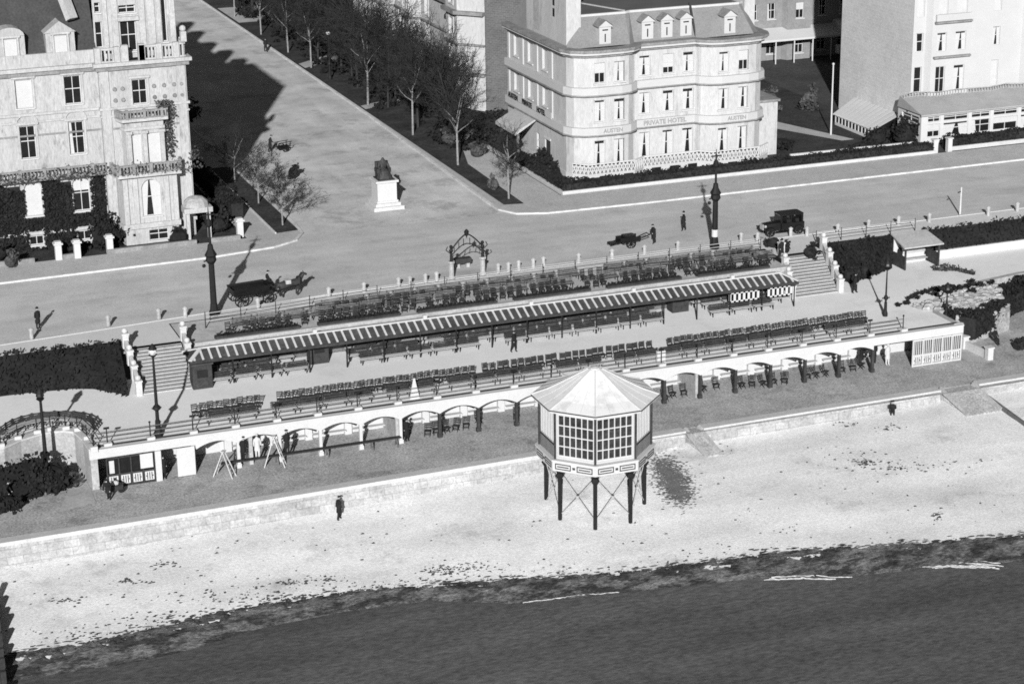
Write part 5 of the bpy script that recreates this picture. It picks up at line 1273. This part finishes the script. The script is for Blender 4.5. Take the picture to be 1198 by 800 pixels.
# ================================================================== roofed shelter at right
p = at(1067, 308, ZU); st = thing('roofed_shelter', 'small open shelter with grey sloping roof and white back at right', 'shelter', (97.0,155.0,ZU))
x0, x1, y0, y1 = 95.3, 98.7, 153.6, 155.7
k = MB(); k.add([(x0-.3,y0-.3,ZU+2.15),(x1+.3,y0-.3,ZU+2.15),(x1+.1,y1+.3,ZU+2.75),(x0-.1,y1+.3,ZU+2.75),(x0-.3,y0-.3,ZU+2.03),(x1+.3,y0-.3,ZU+2.03),(x1+.1,y1+.3,ZU+2.63),(x0-.1,y1+.3,ZU+2.63)], [(0,1,2,3),(4,7,6,5),(0,4,5,1),(1,5,6,2),(3,7,4,0),(2,6,7,3)]); k.build('roof', m_path, st)
k = MB(); k.box(x0,x1,y1-.1,y1,ZU,ZU+2.55); k.build('back_wall', m_white, st)
for x in (x0, x1):
    k = MB(); k.obox((x,y0,ZU+1.03),.14,.14,2.06); k.build('post', m_wood, st); k = MB(); k.box(x-.05,x+.05,y0+.1,y1-.11,ZU,ZU+1.2); k.build('side_panel', m_wood, st)
k = MB(); k.box(x0+.2,x1-.2,y1-.65,y1-.12,ZU+.4,ZU+.47); k.box(x0+.2,x1-.2,y1-.2,y1-.12,ZU+.9,ZU+1.1); k.build('seat', m_path, st)
# ================================================================== LAMPS, posts, bollards
def big_lamp(p, label, s=1.0, bandz=(1.1,1.75)):
    t = thing('lamp_standard', label, 'lamp post', p); x, y, z = p
    k = MB(); k.lathe((x,y,z), [(.42,0),(.42,.35),(.34,.5),(.3,.9),(.28,1.0)], 10); k.build('base', m_iron, t)
    k = MB(); k.tube((x,y,z+.9), (x,y,z+4.4), .27, .23, 10); k.build('post', m_iron, t)
    if bandz: k = MB(); k.tube((x,y,z+bandz[0]), (x,y,z+bandz[1]), .285, .285, 10); k.build('white_band', m_white, t)
    k = MB(); k.lathe((x,y,z+4.3), [(.24,0),(.45,.3),(.4,.6),(.5,.75),(.26,1.2),(.2,1.6)], 10); k.tube((x-.6,y,z+4.55),(x+.15,y,z+4.7),.06,.06,6); k.ball((x-.6,y,z+4.2),.16,8,5); k.build('ornamental_collar', m_iron, t)
    k = MB(); k.tube((x,y,z+5.8), (x,y,z+8.5), .11, .08, 8); k.build('upper_post', m_iron, t)
    k = MB(); k.bar((x-.5,y,z+8.35),(x+.5,y,z+8.35),.09); k.lathe((x,y,z+7.3), [(.1,0),(.25,.2),(.25,.5),(.1,.7)], 8); k.tube((x,y,z+8.4),(x,y,z+8.95),.05,.03,6); k.build('lantern', m_iron, t)
    return t
p = at(251,370,0); big_lamp((p.x,p.y,.1), 'tall black lamp standard on the kerb behind the horse-drawn wagon', bandz=None)
p = at(836,292,0); big_lamp((p.x,p.y,.1), 'tall black lamp standard with a white band on the kerb above the shelter')
def prom_lamp(p, h, label, r=.14, globe=True):
    t = thing('promenade_lamp', label, 'lamp post', p); x, y, z = p
    k = MB(); k.lathe((x,y,z), [(r*2.3,0),(r*2.3,.25),(r*1.5,.5),(r*1.3,1.2)], 10); k.build('base', m_iron, t)
    k = MB(); k.tube((x,y,z+1.1),(x,y,z+h-.9),r,r*.55,8); k.lathe((x,y,z+h*.28), [(r,0),(r*2.2,.15),(r*2.0,.3),(r,.45)], 8); k.bar((x-.35,y,z+h*.28+.2),(x+.35,y,z+h*.28+.2),.08); k.build('post', m_iron, t)
    k = MB(); k.lathe((x,y,z+h-.35), [(.34,0),(.2,.2),(.04,.4)], 8); k.build('lantern_cap', m_iron, t); k = MB(); k.lathe((x,y,z+h-.95), [(.1,0),(.26,.12),(.3,.2)], 8); k.build('lantern_base', m_iron, t)
    k = MB(); k.lathe((x,y,z+h-.75), [(.2,0),(.3,.2),(.24,.4)], 8); k.build('globe', m_white if globe else m_glass, t)
    return t
p = at(187,512,ZU); prom_lamp((p.x,p.y+.4,ZU), 6.9, 'slender black promenade lamp with a white globe in front of the west staircase')
p = at(1037,368,ZU); prom_lamp((p.x-.3,p.y-.3,ZU), 4.9, 'slender black promenade lamp near the east end of the arcade', .09, False)
prom_lamp((17.75,140.75,ZL), 7.2, 'slender black lamp rising from the bushes below the niche', .17, False)
p = at(1107,366,ZU); prom_lamp((p.x,p.y,ZU-.4), 3.0, 'short lamp post standing in the rockery scrub', .09, False)
prom_lamp((68.9,243.9,.15), 6.3, 'slender street lamp with a white globe beside the park strip kerb', .1)
p = at(1123,252,0); t = thing('sign_post', 'thin pale post with a short arm on the kerb at right', 'post', (p.x,p.y,.1)); k = MB(); k.tube((p.x,p.y,.1),(p.x,p.y,2.7),.09,.07,8); k.build('post', m_coping, t); k = MB(); k.bar((p.x-.35,p.y,2.2),(p.x+.05,p.y,2.3),.08); k.build('arm', m_iron, t)
bol = None
def bollard(px, py):
    global bol
    p = at(px, py, .1)
    if bol is None:
        bol = thing('bollard', 'short grey stone bollard on the seaward kerb of the road', 'bollard', (0,0,0), 'bollards along the seaward kerb')
        k = MB(); k.lathe((0,0,0), [(.17,0),(.15,.75)], 8); k.build('shaft', m_ret, bol); k = MB(); k.lathe((0,0,.7), [(.2,0),(.2,.1),(.05,.2)], 8); k.build('cap', m_path, bol); o = bol
    else: o = copy_tree(bol)
    o.location = p
for q in ((37,396),(127,381),(186,373),(217,371),(302,361),(385,347.5),(426,342),(466.5,336),(480,334.5),(498,331.5),(511,329.5),(583,319.5),(595,318),(607,316),(624,313.5),(636,311.5),(677,307.5),(716,302.5),(754,298),(793,293),(867,283),(886,283),(925,277),(944,276),(980,272.5),(1016,267.8),(1051,263.5),(1087,260),(1156,252.3),(1190,247.5)): bollard(*q)
# ornamental iron gateway on the kerb
ga = thing('iron_archway', 'ornamental wrought iron archway with a lantern between two stone posts on the kerb', 'archway', (56.5,160.2,.1))
a, b = at(528.5,327.5,.1), at(565,322,.1); c = (a+b)/2
for q in (a, b):
    k = MB(); k.lathe((q.x,q.y,.1), [(.3,0),(.3,.2),(.22,.35),(.2,1.4),(.3,1.5),(.3,1.65)], 8); k.build('stone_post', m_ret, ga); k = MB(); k.lathe((q.x,q.y,1.7), [(.15,0),(.1,.8),(.2,.95),(.06,1.2)], 8); k.ball((q.x,q.y,3.0),.16,8,5); k.build('iron_pillar', m_iron, ga)
k = MB()
for s, q in ((-1, a), (1, b)):
    pts = [q.lerp(c, t)+Vector((0,0,2.6+1.0*math.sin(t*math.pi/2)+.25*t*t)) for t in (0,.2,.4,.6,.8,1.0)]; k.path(pts, .065, 6)
    pts = [q.lerp(c, t)+Vector((0,0,2.1+.9*math.sin(t*math.pi/2))) for t in (0,.25,.5,.75,1.0)]; k.path(pts, .045, 6)
    for t in (.2,.5,.8): e = q.lerp(c, t); k.tube((e.x,e.y,2.1+.9*math.sin(t*math.pi/2)),(e.x,e.y,2.6+math.sin(t*math.pi/2)),.035,.035,5)
    k.path([q+Vector((s*.05,0,2.3)), q+Vector((s*.45,0,2.65)), q+Vector((s*.3,0,2.95))], .04, 5)
k.build('scrolled_arch', m_iron, ga)
k = MB(); k.tube((c.x,c.y,3.6),(c.x,c.y,4.3),.05,.03,6); k.lathe((c.x,c.y,3.75), [(.08,0),(.18,.1),(.22,.4),(.05,.6)], 8); k.build('lantern', m_iron, ga)
q = at(541,312,0); ft_ = thing('low_dark_block', 'low dark trough on the road behind the iron archway', 'filler', q)  # low dark block added for the dark spot behind the archway
k = MB(); k.box(q.x-.75,q.x+.75,q.y-.3,q.y+.3,.35,.8); k.build('block_top', m_wood, ft_); k = MB(); k.box(q.x-.6,q.x-.3,q.y-.25,q.y+.25,0,.35); k.box(q.x+.3,q.x+.6,q.y-.25,q.y+.25,0,.35); k.build('feet', m_ret, ft_)
# ================================================================== STATUE
p = at(455,246,0); sx, sy2 = p.x, p.y+1.3
mo = thing('statue_monument', 'dark seated statue on a white stone pedestal in the middle of the side street', 'monument', (sx,sy2,0))
k = MB(); k.box(sx-1.5,sx+1.5,sy2-1.5,sy2+1.5,0,.35); k.box(sx-1.25,sx+1.25,sy2-1.25,sy2+1.25,.35,.65); k.build('steps', m_coping, mo)
k = MB(); k.box(sx-.95,sx+.95,sy2-.95,sy2+.95,.65,2.6); k.box(sx-1.12,sx+1.12,sy2-1.12,sy2+1.12,2.6,2.8); k.box(sx-1.05,sx+1.05,sy2-1.05,sy2+1.05,.65,.85); k.build('pedestal', m_white, mo)
def skin_mesh(name, verts, edges, radii, mat, parent, sub=1, root=0):
    me = bpy.data.meshes.new('sk'); me.from_pydata([Vector(v) for v in verts], edges, []); me.update()
    o = bpy.data.objects.new('sk', me); COL.objects.link(o)
    md = o.modifiers.new('skin', 'SKIN'); md.use_smooth_shade = True
    o.modifiers.new('sub', 'SUBSURF').levels = sub
    sd = me.skin_vertices[0].data if me.skin_vertices else None
    if sd is None: raise RuntimeError('no skin layer')
    for i, r in enumerate(radii): sd[i].radius = (r, r) if not isinstance(r, tuple) else r; sd[i].use_root = (i == root)
    bpy.context.view_layer.update()
    nm = bpy.data.meshes.new_from_object(o.evaluated_get(bpy.context.evaluated_depsgraph_get())); bpy.data.objects.remove(o)
    nm.name = name; nm.materials.clear()
    for mm in (mat if isinstance(mat, list) else [mat]): nm.materials.append(mm)
    ob = bpy.data.objects.new(name, nm); COL.objects.link(ob)
    if parent: ob.parent = parent
    return ob
fig = skin_mesh('seated_figure', [(0,.2,.75),(0,.22,1.15),(0,.2,1.55),(0,.17,1.78),(0,.1,2.0),(.2,-.45,.8),(.22,-.6,.2),(.24,-.8,.08),(-.2,-.45,.8),(-.22,-.6,.2),(-.24,-.8,.08),(.36,.18,1.5),(.5,0,1.1),(.42,-.4,1.0),(-.36,.18,1.5),(-.5,0,1.1),(-.42,-.4,1.0)],
    [(0,1),(1,2),(2,3),(3,4),(0,5),(5,6),(6,7),(0,8),(8,9),(9,10),(2,11),(11,12),(12,13),(2,14),(14,15),(15,16)], [.36,.34,.3,.12,.17,.26,.22,.12,.26,.22,.12,.17,.14,.1,.17,.14,.1], m_bronze, mo)
fig.location = (0,0,2.8)
k = MB(); k.box(-.62,.62,-.1,.75,0,.62); k.box(-.62,.62,.5,.78,.62,1.55); k.box(-.7,-.45,-.2,.7,.6,1.0); k.box(.45,.7,-.2,.7,.6,1.0); k.box(-.8,.8,-.95,.85,0,.1); k.lathe((0,-.25,.08), [(.78,0),(.6,.5),(.4,.8)], 10, .85)
k.v = [(v[0]+sx, v[1]+sy2, v[2]+2.8) for v in k.v]; k.build('chair_and_robes', m_bronze, mo)
# ================================================================== PEOPLE
def person(label, p, rz, pose='walk', hat='cap', coat=True, cloth=m_cloth, group=None, hold=None):
    t = thing('person', label, 'person', (0,0,0), group)
    if pose == 'sit':
        vs = [(0,0,.48),(0,.03,.75),(0,.02,1.02),(0,0,1.16),(0,-.05,1.32),(.1,-.38,.5),(.11,-.42,.1),(.11,-.55,.05),(-.1,-.38,.5),(-.12,-.5,.1),(-.12,-.64,.05),(.2,0,1.05),(.24,-.1,.78),(.14,-.34,.66),(-.2,0,1.05),(-.24,-.1,.78),(-.14,-.34,.66)]
        base = .12
    else:
        st = {'walk':.2,'stand':.04,'push':.18,'bend':.06}[pose]; fwd = {'push':-.12,'bend':-.3}.get(pose, -.01); ah = {'push':(-.42,1.0),'bend':(-.5,.75)}.get(pose, (None,None))
        dz = -.12 if pose == 'bend' else 0
        vs = [(0,0,.92),(0,fwd*.5,1.18),(0,fwd,1.42+dz),(0,fwd*1.1,1.53+dz),(0,fwd*1.25-.02,1.68+dz),(.1,-st*.6,.5),(.1,-st*.75,.09),(.1,-st*.75-.14,.05),(-.1,st*.5,.5),(-.1,st*1.1,.1),(-.1,st*1.1-.14,.05),
              (.2,fwd,1.42+dz),(.25,.04+fwd*.8 if ah[0] is None else ah[0]*.5,1.14),(.24,st*.5 if ah[0] is None else ah[0],.88 if ah[0] is None else ah[1]),(-.2,fwd,1.42+dz),(-.25,.02+fwd*.8 if ah[0] is None else ah[0]*.5,1.14),(-.24,-st*.6 if ah[0] is None else ah[0],.88 if ah[0] is None else ah[1])]
    ed = [(0,1),(1,2),(2,3),(3,4),(0,5),(5,6),(6,7),(0,8),(8,9),(9,10),(2,11),(11,12),(12,13),(2,14),(14,15),(15,16)]
    rd = [.17,.165,.17,.06,.105,.095,.06,.05,.095,.06,.05,.075,.06,.045,.075,.06,.045]
    b = skin_mesh('body', vs, ed, rd, [cloth, m_skin], t)
    hz = vs[4][2]-.1
    for pl in b.data.polygons:
        c = pl.center
        if c.z > hz or (pose != 'sit' and abs(c.x) > .17 and ((c-Vector(vs[13])).length < .1 or (c-Vector(vs[16])).length < .1)): pl.material_index = 1
    hx, hy, h_ = vs[4]
    k = MB(); k.ball((hx,hy-.1,h_-.01), .025, 6, 4); k.build('nose', m_skin, t)
    k = MB()
    if hat == 'bonnet': k.ball((hx,hy+.02,h_+.05), .135, 8, 5, (1,1,.85))
    elif hat == 'bowler': k.lathe((hx,hy,h_+.06), [(.145,0),(.11,.02),(.105,.1),(.05,.14)], 10)
    else: k.lathe((hx,hy-.01,h_+.05), [(.11,0),(.115,.05),(.05,.09)], 10); k.box(hx-.06,hx+.06,hy-.16,hy-.08,h_+.05,h_+.07)
    k.build('hat', cloth if hat != 'light' else m_pale, t)
    if coat and pose != 'sit':
        k = MB(); k.lathe((0,fwd*.4,.58), [(.23,0),(.2,.3),(.18,.5),(.2,.75),(.12,.86)], 10, .8); k.build('coat', cloth, t)
    t.location = p; t.rotation_euler = (0,0,rz); return t
E_ = math.pi/2                                             # faces +x when rz = +90 deg (front is -y)
person('person in a dark suit and cap walking alone on the shingle below the sea wall', atb(397,608), E_*1.2, 'walk')
person('person in dark clothes sitting on the beach near the wide slipway', atb(1044,489), 2.6, 'sit')
person('person in a long dark coat standing at the far left of the road', at(45,385,0), .5, 'stand', 'bowler')
person('person in a dark suit pushing at the handles of the long handcart', at(765.5,285,0), -E_*.9, 'push')
person('person in a long dark coat walking on the road beyond the handcart', at(800,270,0), -E_*1.1, 'walk', 'bowler')
person('person in dark clothes walking on the sunlit upper promenade', at(601,412,ZU), E_*.6, 'walk')
person('tiny dark person walking far up the side street', at(311,61,.02), 0, 'walk')
person('person standing with the barrow on the shady edge of the side street', at(316,178,.02), E_, 'push')
person('person in a dark coat at the top of the east staircase', at(914,303,0), .3, 'walk', 'bowler')
person('person in dark clothes at the left end of the roofed shelter', at(1052,309,ZU), .4, 'stand', 'bowler')
person('person in dark clothes at the right end of the roofed shelter', at(1082,304,ZU), -.6, 'stand', 'bowler')
person('person in a pale coat in front of the east kiosk of the arcade', at(1038,427,ZL), .2, 'stand', 'bonnet', True, m_pale)
person('person in a dark coat in front of the last arch of the arcade', at(1022,424,ZL), -.4, 'walk', 'bowler')
person('person in dark clothes bending beside the chairs near the east kiosk', at(1006,428,ZL), .8, 'bend')
person('person in dark clothes seated on the grass edge at the far right', at(1163,402,ZL), .2, 'sit', 'bonnet')
person('workman in white overalls on the scaffold plank under the arches', Vector((32.4,138.0,ZL+.72)), math.pi, 'stand', 'cap', True, m_white)
person('workman in dark clothes left of the white-clad workman on the plank', Vector((31.3,137.9,ZL+.72)), 2.7, 'bend')
person('workman in dark clothes right of the white-clad workman on the plank', Vector((34.6,138.0,ZL+.72)), 3.5, 'stand')
person('person in dark clothes by the small barrow before the west kiosk', at(128,584,ZL), -.5, 'bend')
person('person in dark clothes standing in the dark opening beside the west kiosk', at(192,560,ZL), .2, 'stand')
person('person in dark clothes leaning by the first arch right of the west kiosk', at(224,552,ZL), 1.0, 'stand')
person('person in dark clothes on the lower promenade at the far left edge', at(6,588,ZL), 1.0, 'bend')
person('person in dark clothes beside the bank at the foot of the east staircase', at(1000,343,ZU), 1.2, 'walk', 'bowler')
person('person in dark clothes standing by a column near the middle of the arcade', at(476,516,ZL), .4, 'stand', 'bowler')
person('person seated at the foot of the dark bush left of the curved path', at(65,566,ZL), .1, 'sit', 'bonnet')
# ladders, plank
def stepladder(px, py, h, label, rz):
    p = at(px, py, ZL); t = thing('stepladder', label, 'stepladder', (0,0,0))
    for s in (-1, 1):
        k = MB(); k.bar((-.32,s*.75,0),(-.16,0,h),.07); k.bar((.32,s*.75,0),(.16,0,h),.07)
        for i in range(1, 6): f_ = i/6; k.bar((-.32+.16*f_, s*.75*(1-f_), h*f_),(.32-.16*f_, s*.75*(1-f_), h*f_),.05)
        k.build('ladder_leaf', m_timber, t)
    k = MB(); k.box(-.22,.22,-.14,.14,h,h+.06); k.build('top_tread', m_timber, t)
    t.location = p; t.rotation_euler = (0,0,rz)
stepladder(263, 557, 1.9, 'pale timber stepladder standing astride before the arches at left', .9)
stepladder(322, 545, 2.3, 'taller pale timber stepladder right of the scaffold plank', 1.2)
pk = thing('scaffold_plank', 'long dark scaffold planks on trestles in front of the western arches', 'scaffold', (36,138,ZL))
k = MB(); k.box(29.6,43.2,137.75,138.2,ZL+.66,ZL+.72); k.build('planks', m_wood, pk)
for x in (30.3,33.8,37.6,41.0,42.9):
    k = MB(); k.bar((x,137.6,ZL),(x,137.95,ZL+.65),.08); k.bar((x,138.3,ZL),(x,138.0,ZL+.65),.08); k.build('trestle', m_wood2, pk)
bb = at(135,577,ZL); br = thing('barrow', 'small dark barrow with a pale sack before the west kiosk', 'barrow', bb)
k = MB(); k.obox((bb.x,bb.y,ZL+.5),1.0,.6,.35,.2); k.bar((bb.x-.5,bb.y-.2,ZL+.5),(bb.x-1.1,bb.y-.3,ZL+.65),.05); k.bar((bb.x-.5,bb.y+.2,ZL+.5),(bb.x-1.1,bb.y+.1,ZL+.65),.05); k.build('tray', m_wood, br)
k = MB(); k.tube((bb.x+.45,bb.y-.06,ZL+.25),(bb.x+.45,bb.y+.06,ZL+.25),.25,.25,12); k.build('wheel', m_iron, br); k = MB(); k.ball((bb.x,bb.y,ZL+.78),.32,8,5,(1,.7,.6)); k.build('sack', m_pale, br)
bd = at(485,466,ZU); t = thing('white_sign', 'small white tapering board standing by the promenade railing', 'board', bd); k = MB(); k.add([(bd.x-.38,bd.y-.1,ZU),(bd.x+.38,bd.y-.1,ZU),(bd.x+.38,bd.y+.1,ZU),(bd.x-.38,bd.y+.1,ZU),(bd.x-.05,bd.y-.03,ZU+1.6),(bd.x+.05,bd.y-.03,ZU+1.6),(bd.x+.05,bd.y+.03,ZU+1.6),(bd.x-.05,bd.y+.03,ZU+1.6)], [(0,3,2,1),(4,5,6,7),(0,1,5,4),(1,2,6,5),(2,3,7,6),(3,0,4,7)]); k.build('board', m_white, t)
bd = at(773,426,ZU); t = thing('white_sign', 'square white board fixed by the promenade railing right of the octagonal pavilion', 'board', bd); k = MB(); k.obox((bd.x,bd.y,ZU+.55),.7,.25,1.1); k.build('board', m_white, t)
# ================================================================== VEHICLES
def wheel(root, x, y, z, r, w=.08, spokes=10, mat=m_black):
    k = MB(); n = 20
    for i in range(n):
        a, b = 6.2832*i/n, 6.2832*(i+1)/n; k.bar((x+r*math.cos(a),y,z+r*math.sin(a)),(x+r*math.cos(b),y,z+r*math.sin(b)),w,.09)
    o = k.build('wheel', mat, root); k = MB()
    for i in range(spokes): a = 6.2832*i/spokes; k.bar((x,y,z),(x+r*math.cos(a),y,z+r*math.sin(a)),.045)
    k.build('spokes', mat, o); k = MB(); k.tube((x,y-.1,z),(x,y+.1,z),.11,.11,8); k.build('hub', mat, o); return o
def finish(t, p, rz): t.location = p; t.rotation_euler = (0,0,rz)
wg = thing('horse_wagon', 'dark four-wheeled open wagon drawn by a horse along the left of the road', 'wagon', (0,0,0))
k = MB(); k.add([(-1.6,-.75,.85),(1.3,-.75,.85),(1.3,.75,.85),(-1.6,.75,.85),(-1.75,-.9,1.5),(1.4,-.9,1.55),(1.4,.9,1.55),(-1.75,.9,1.5)], [(0,3,2,1),(0,1,5,4),(1,2,6,5),(2,3,7,6),(3,0,4,7)]); k.box(-1.55,1.25,-.7,.7,.86,1.25); k.build('body', m_black, wg)
k = MB(); k.box(-1.5,1.2,-.65,.65,1.25,1.42); k.build('load', m_black, wg); k = MB(); k.box(1.3,1.8,-.7,.7,1.45,1.53); k.box(1.75,2.0,-.7,.7,.85,.92); k.build('driver_seat', m_black, wg)
for x, r in ((-1.05,.58),(1.2,.46)):
    for y in (-.95,.95): wheel(wg, x, y, r, r)
k = MB()
for y in (-.38,.38): k.bar((1.6,y,.7),(4.1,y,1.05),.07)
k.build('shafts', m_black, wg); q = at(296,356,0); wq = (q.x, q.y+.6, 0); finish(wg, wq, math.radians(4))
hs = thing('horse', 'dark horse harnessed to the open wagon', 'horse', (0,0,0))
hv = [(0,0,1.15),(.45,0,1.17),(.85,0,1.2),(1.2,0,1.55),(1.42,0,1.85),(1.72,0,1.7),(-.5,0,1.18),(-.78,0,1.12),(-.95,0,.95),(-1.0,0,.6),
      (.78,.17,.9),(.8,.18,.5),(.78,.18,.08),(.78,-.17,.9),(.9,-.18,.5),(.72,-.18,.1),(-.55,.18,.85),(-.7,.18,.5),(-.62,.18,.08),(-.5,-.18,.85),(-.62,-.18,.5),(-.48,-.18,.08)]
he = [(0,1),(1,2),(2,3),(3,4),(4,5),(0,6),(6,7),(7,8),(8,9),(2,10),(10,11),(11,12),(2,13),(13,14),(14,15),(6,16),(16,17),(17,18),(6,19),(19,20),(20,21)]
skin_mesh('body', hv, he, [.33,.33,.3,.19,.15,.09,.33,.22,.06,.05,.15,.075,.07,.15,.075,.07,.17,.085,.07,.17,.085,.07], m_horse, hs)
k = MB(); k.tube((.95,0,1.05),(1.02,0,1.62),.33,.24,10); k.build('collar', m_iron, hs); k = MB()
for s in (-.08,.08): k.add([(1.36,s-.03,1.95),(1.36,s+.03,1.95),(1.42,s,1.95),(1.38,s,2.13)], [(0,1,3),(1,2,3),(2,0,3)])
k.build('ears', m_horse, hs); k = MB(); k.add([(1.1,-.03,1.55),(1.35,-.03,1.95),(1.2,-.03,1.98),(.9,-.03,1.6),(1.1,.03,1.55),(1.35,.03,1.95),(1.2,.03,1.98),(.9,.03,1.6)], [(0,1,2,3),(7,6,5,4),(2,6,7,3),(1,5,6,2)]); k.build('mane', m_iron, hs)
k = MB(); k.box(-.25,.2,-.36,.36,1.2,1.52); k.build('saddle_cloth', m_path, hs); q = Vector(wq)+Vector((math.cos(.07)*3.2, math.sin(.07)*3.2, 0)); finish(hs, q, math.radians(4))
pd = person('driver in dark clothes sitting on the front of the open wagon', Vector((wq[0]+1.5, wq[1]+.15, 1.05)), E_+.07, 'sit', 'cap')
# motor car
mc = thing('motor_car', 'dark vintage motor car with raised hood by the kerb above the east stairs', 'car', (0,0,0))
k = MB(); k.prism([(-.3,-.72),(1.75,-.72),(1.75,.72),(-.3,.72)], .5, 1.12); k.build('body', m_black, mc)
k = MB(); k.add([(-1.75,-.38,.55),(-.3,-.5,.55),(-.3,.5,.55),(-1.75,.38,.55),(-1.75,-.34,1.05),(-.3,-.5,1.15),(-.3,.5,1.15),(-1.75,.34,1.05),(-1.75,0,1.12),(-.3,0,1.25)], [(0,3,2,1),(0,1,5,4),(2,3,7,6),(4,5,9,8),(8,9,6,7),(3,0,4,8,7),(1,2,6,9,5)]); k.build('bonnet', m_black, mc)
k = MB(); k.box(-1.8,-1.74,-.32,.32,.55,1.08); k.build('radiator', m_path, mc)
k = MB(); k.prism([(-.35,-.74),(1.55,-.74),(1.7,-.6),(1.7,.6),(1.55,.74),(-.35,.74)], 1.82, 1.93); k.box(1.52,1.68,-.62,.62,1.12,1.82); k.build('hood', m_black, mc)
k = MB()
for y in (-.68,.68):
    for x in (-.3,.55): k.bar((x,y,1.1),(x,y,1.84),.05)
k.build('hood_irons', m_iron, mc); k = MB(); k.box(-.36,-.32,-.62,.62,1.2,1.78); k.build('windscreen', m_glass, mc)
k = MB(); k.box(.2,.6,-.6,.6,1.0,1.4); k.box(1.0,1.3,-.6,.6,1.0,1.45); k.build('seats', m_iron, mc)
for y in (-.72,.72):
    for x in (-1.3,1.25):
        wo = wheel(mc, x, y, .38, .36, .12, 10, m_iron)
        k = MB()
        for i in range(6): a, b = math.pi*(.08+.84*i/6), math.pi*(.08+.84*(i+1)/6); k.bar((x+.47*math.cos(a),y,.38+.47*math.sin(a)),(x+.47*math.cos(b),y,.38+.47*math.sin(b)),.26,.04)
        k.build('mudguard', m_black, mc)
    k = MB(); k.box(-.8,.8,y-.14,y+.14,.38,.43); k.build('running_board', m_black, mc)
    k = MB(); k.tube((-1.78,y*.75,.95),(-1.62,y*.75,.95),.13,.11,10); k.build('headlight', m_path, mc)
q = at(920,276,0); finish(mc, (q.x, q.y+1.0, 0), math.radians(-2)); mc.scale = (1.1,1.05,.98)
# long handcart
hc = thing('handcart', 'long low dark handcart with two wheels on the middle of the road', 'handcart', (0,0,0))
k = MB(); k.box(-1.0,1.0,-.5,.5,.6,.68); k.box(-1.0,1.0,-.52,-.46,.68,.95); k.box(-1.0,1.0,.46,.52,.68,.95); k.build('bed', m_black, hc); k = MB(); k.box(-.5,.55,-.4,.4,.69,1.1); k.build('load', m_black, hc)
for y in (-.62,.62): wheel(hc, 0, y, .42, .42)
for y in (-.34,.34):
    k = MB(); k.bar((-1.0,y,.62),(-1.9,y,.45),.08); k.build('rear_shaft', m_black, hc)
k = MB()
for y in (-.34,.34): k.bar((.9,y,.62),(2.0,y,.95),.07)
k.bar((1.95,-.36,.94),(1.95,.36,.94),.06); k.build('handle_frame', m_black, hc); k = MB(); k.box(-1.9,-1.0,-.36,.36,.5,.6); k.build('tail_board', m_black, hc)
q = at(736,289,0); finish(hc, (q.x, q.y+.2, 0), math.radians(2))
bw_ = thing('barrow', 'small open-framed barrow on the side street at the edge of the building shadow', 'barrow', (0,0,0))
k = MB(); k.box(-.7,.7,-.4,.4,.5,.56)
for x in (-.7,.7): k.bar((x,-.4,.5),(x,-.4,1.0),.06); k.bar((x,.4,.5),(x,.4,1.0),.06)
for y in (-.4,.4): k.bar((-.7,y,1.0),(.9,y,1.0),.06)
k.build('frame', m_black, bw_)
for y in (-.48,.48): wheel(bw_, .1, y, .38, .38, .06, 8)

for y in (-.3,.3):
    k = MB(); k.bar((-.7,y,.6),(-1.3,y,.85),.05); k.build('handle', m_black, bw_)
q = at(331,177,.02); finish(bw_, (q.x, q.y, .01), .3)
q = at(343,209,.02); shrub((q.x,q.y,0), .7, .7, .9, 260, 'small dark cone of foliage standing on the side street', r=.14)
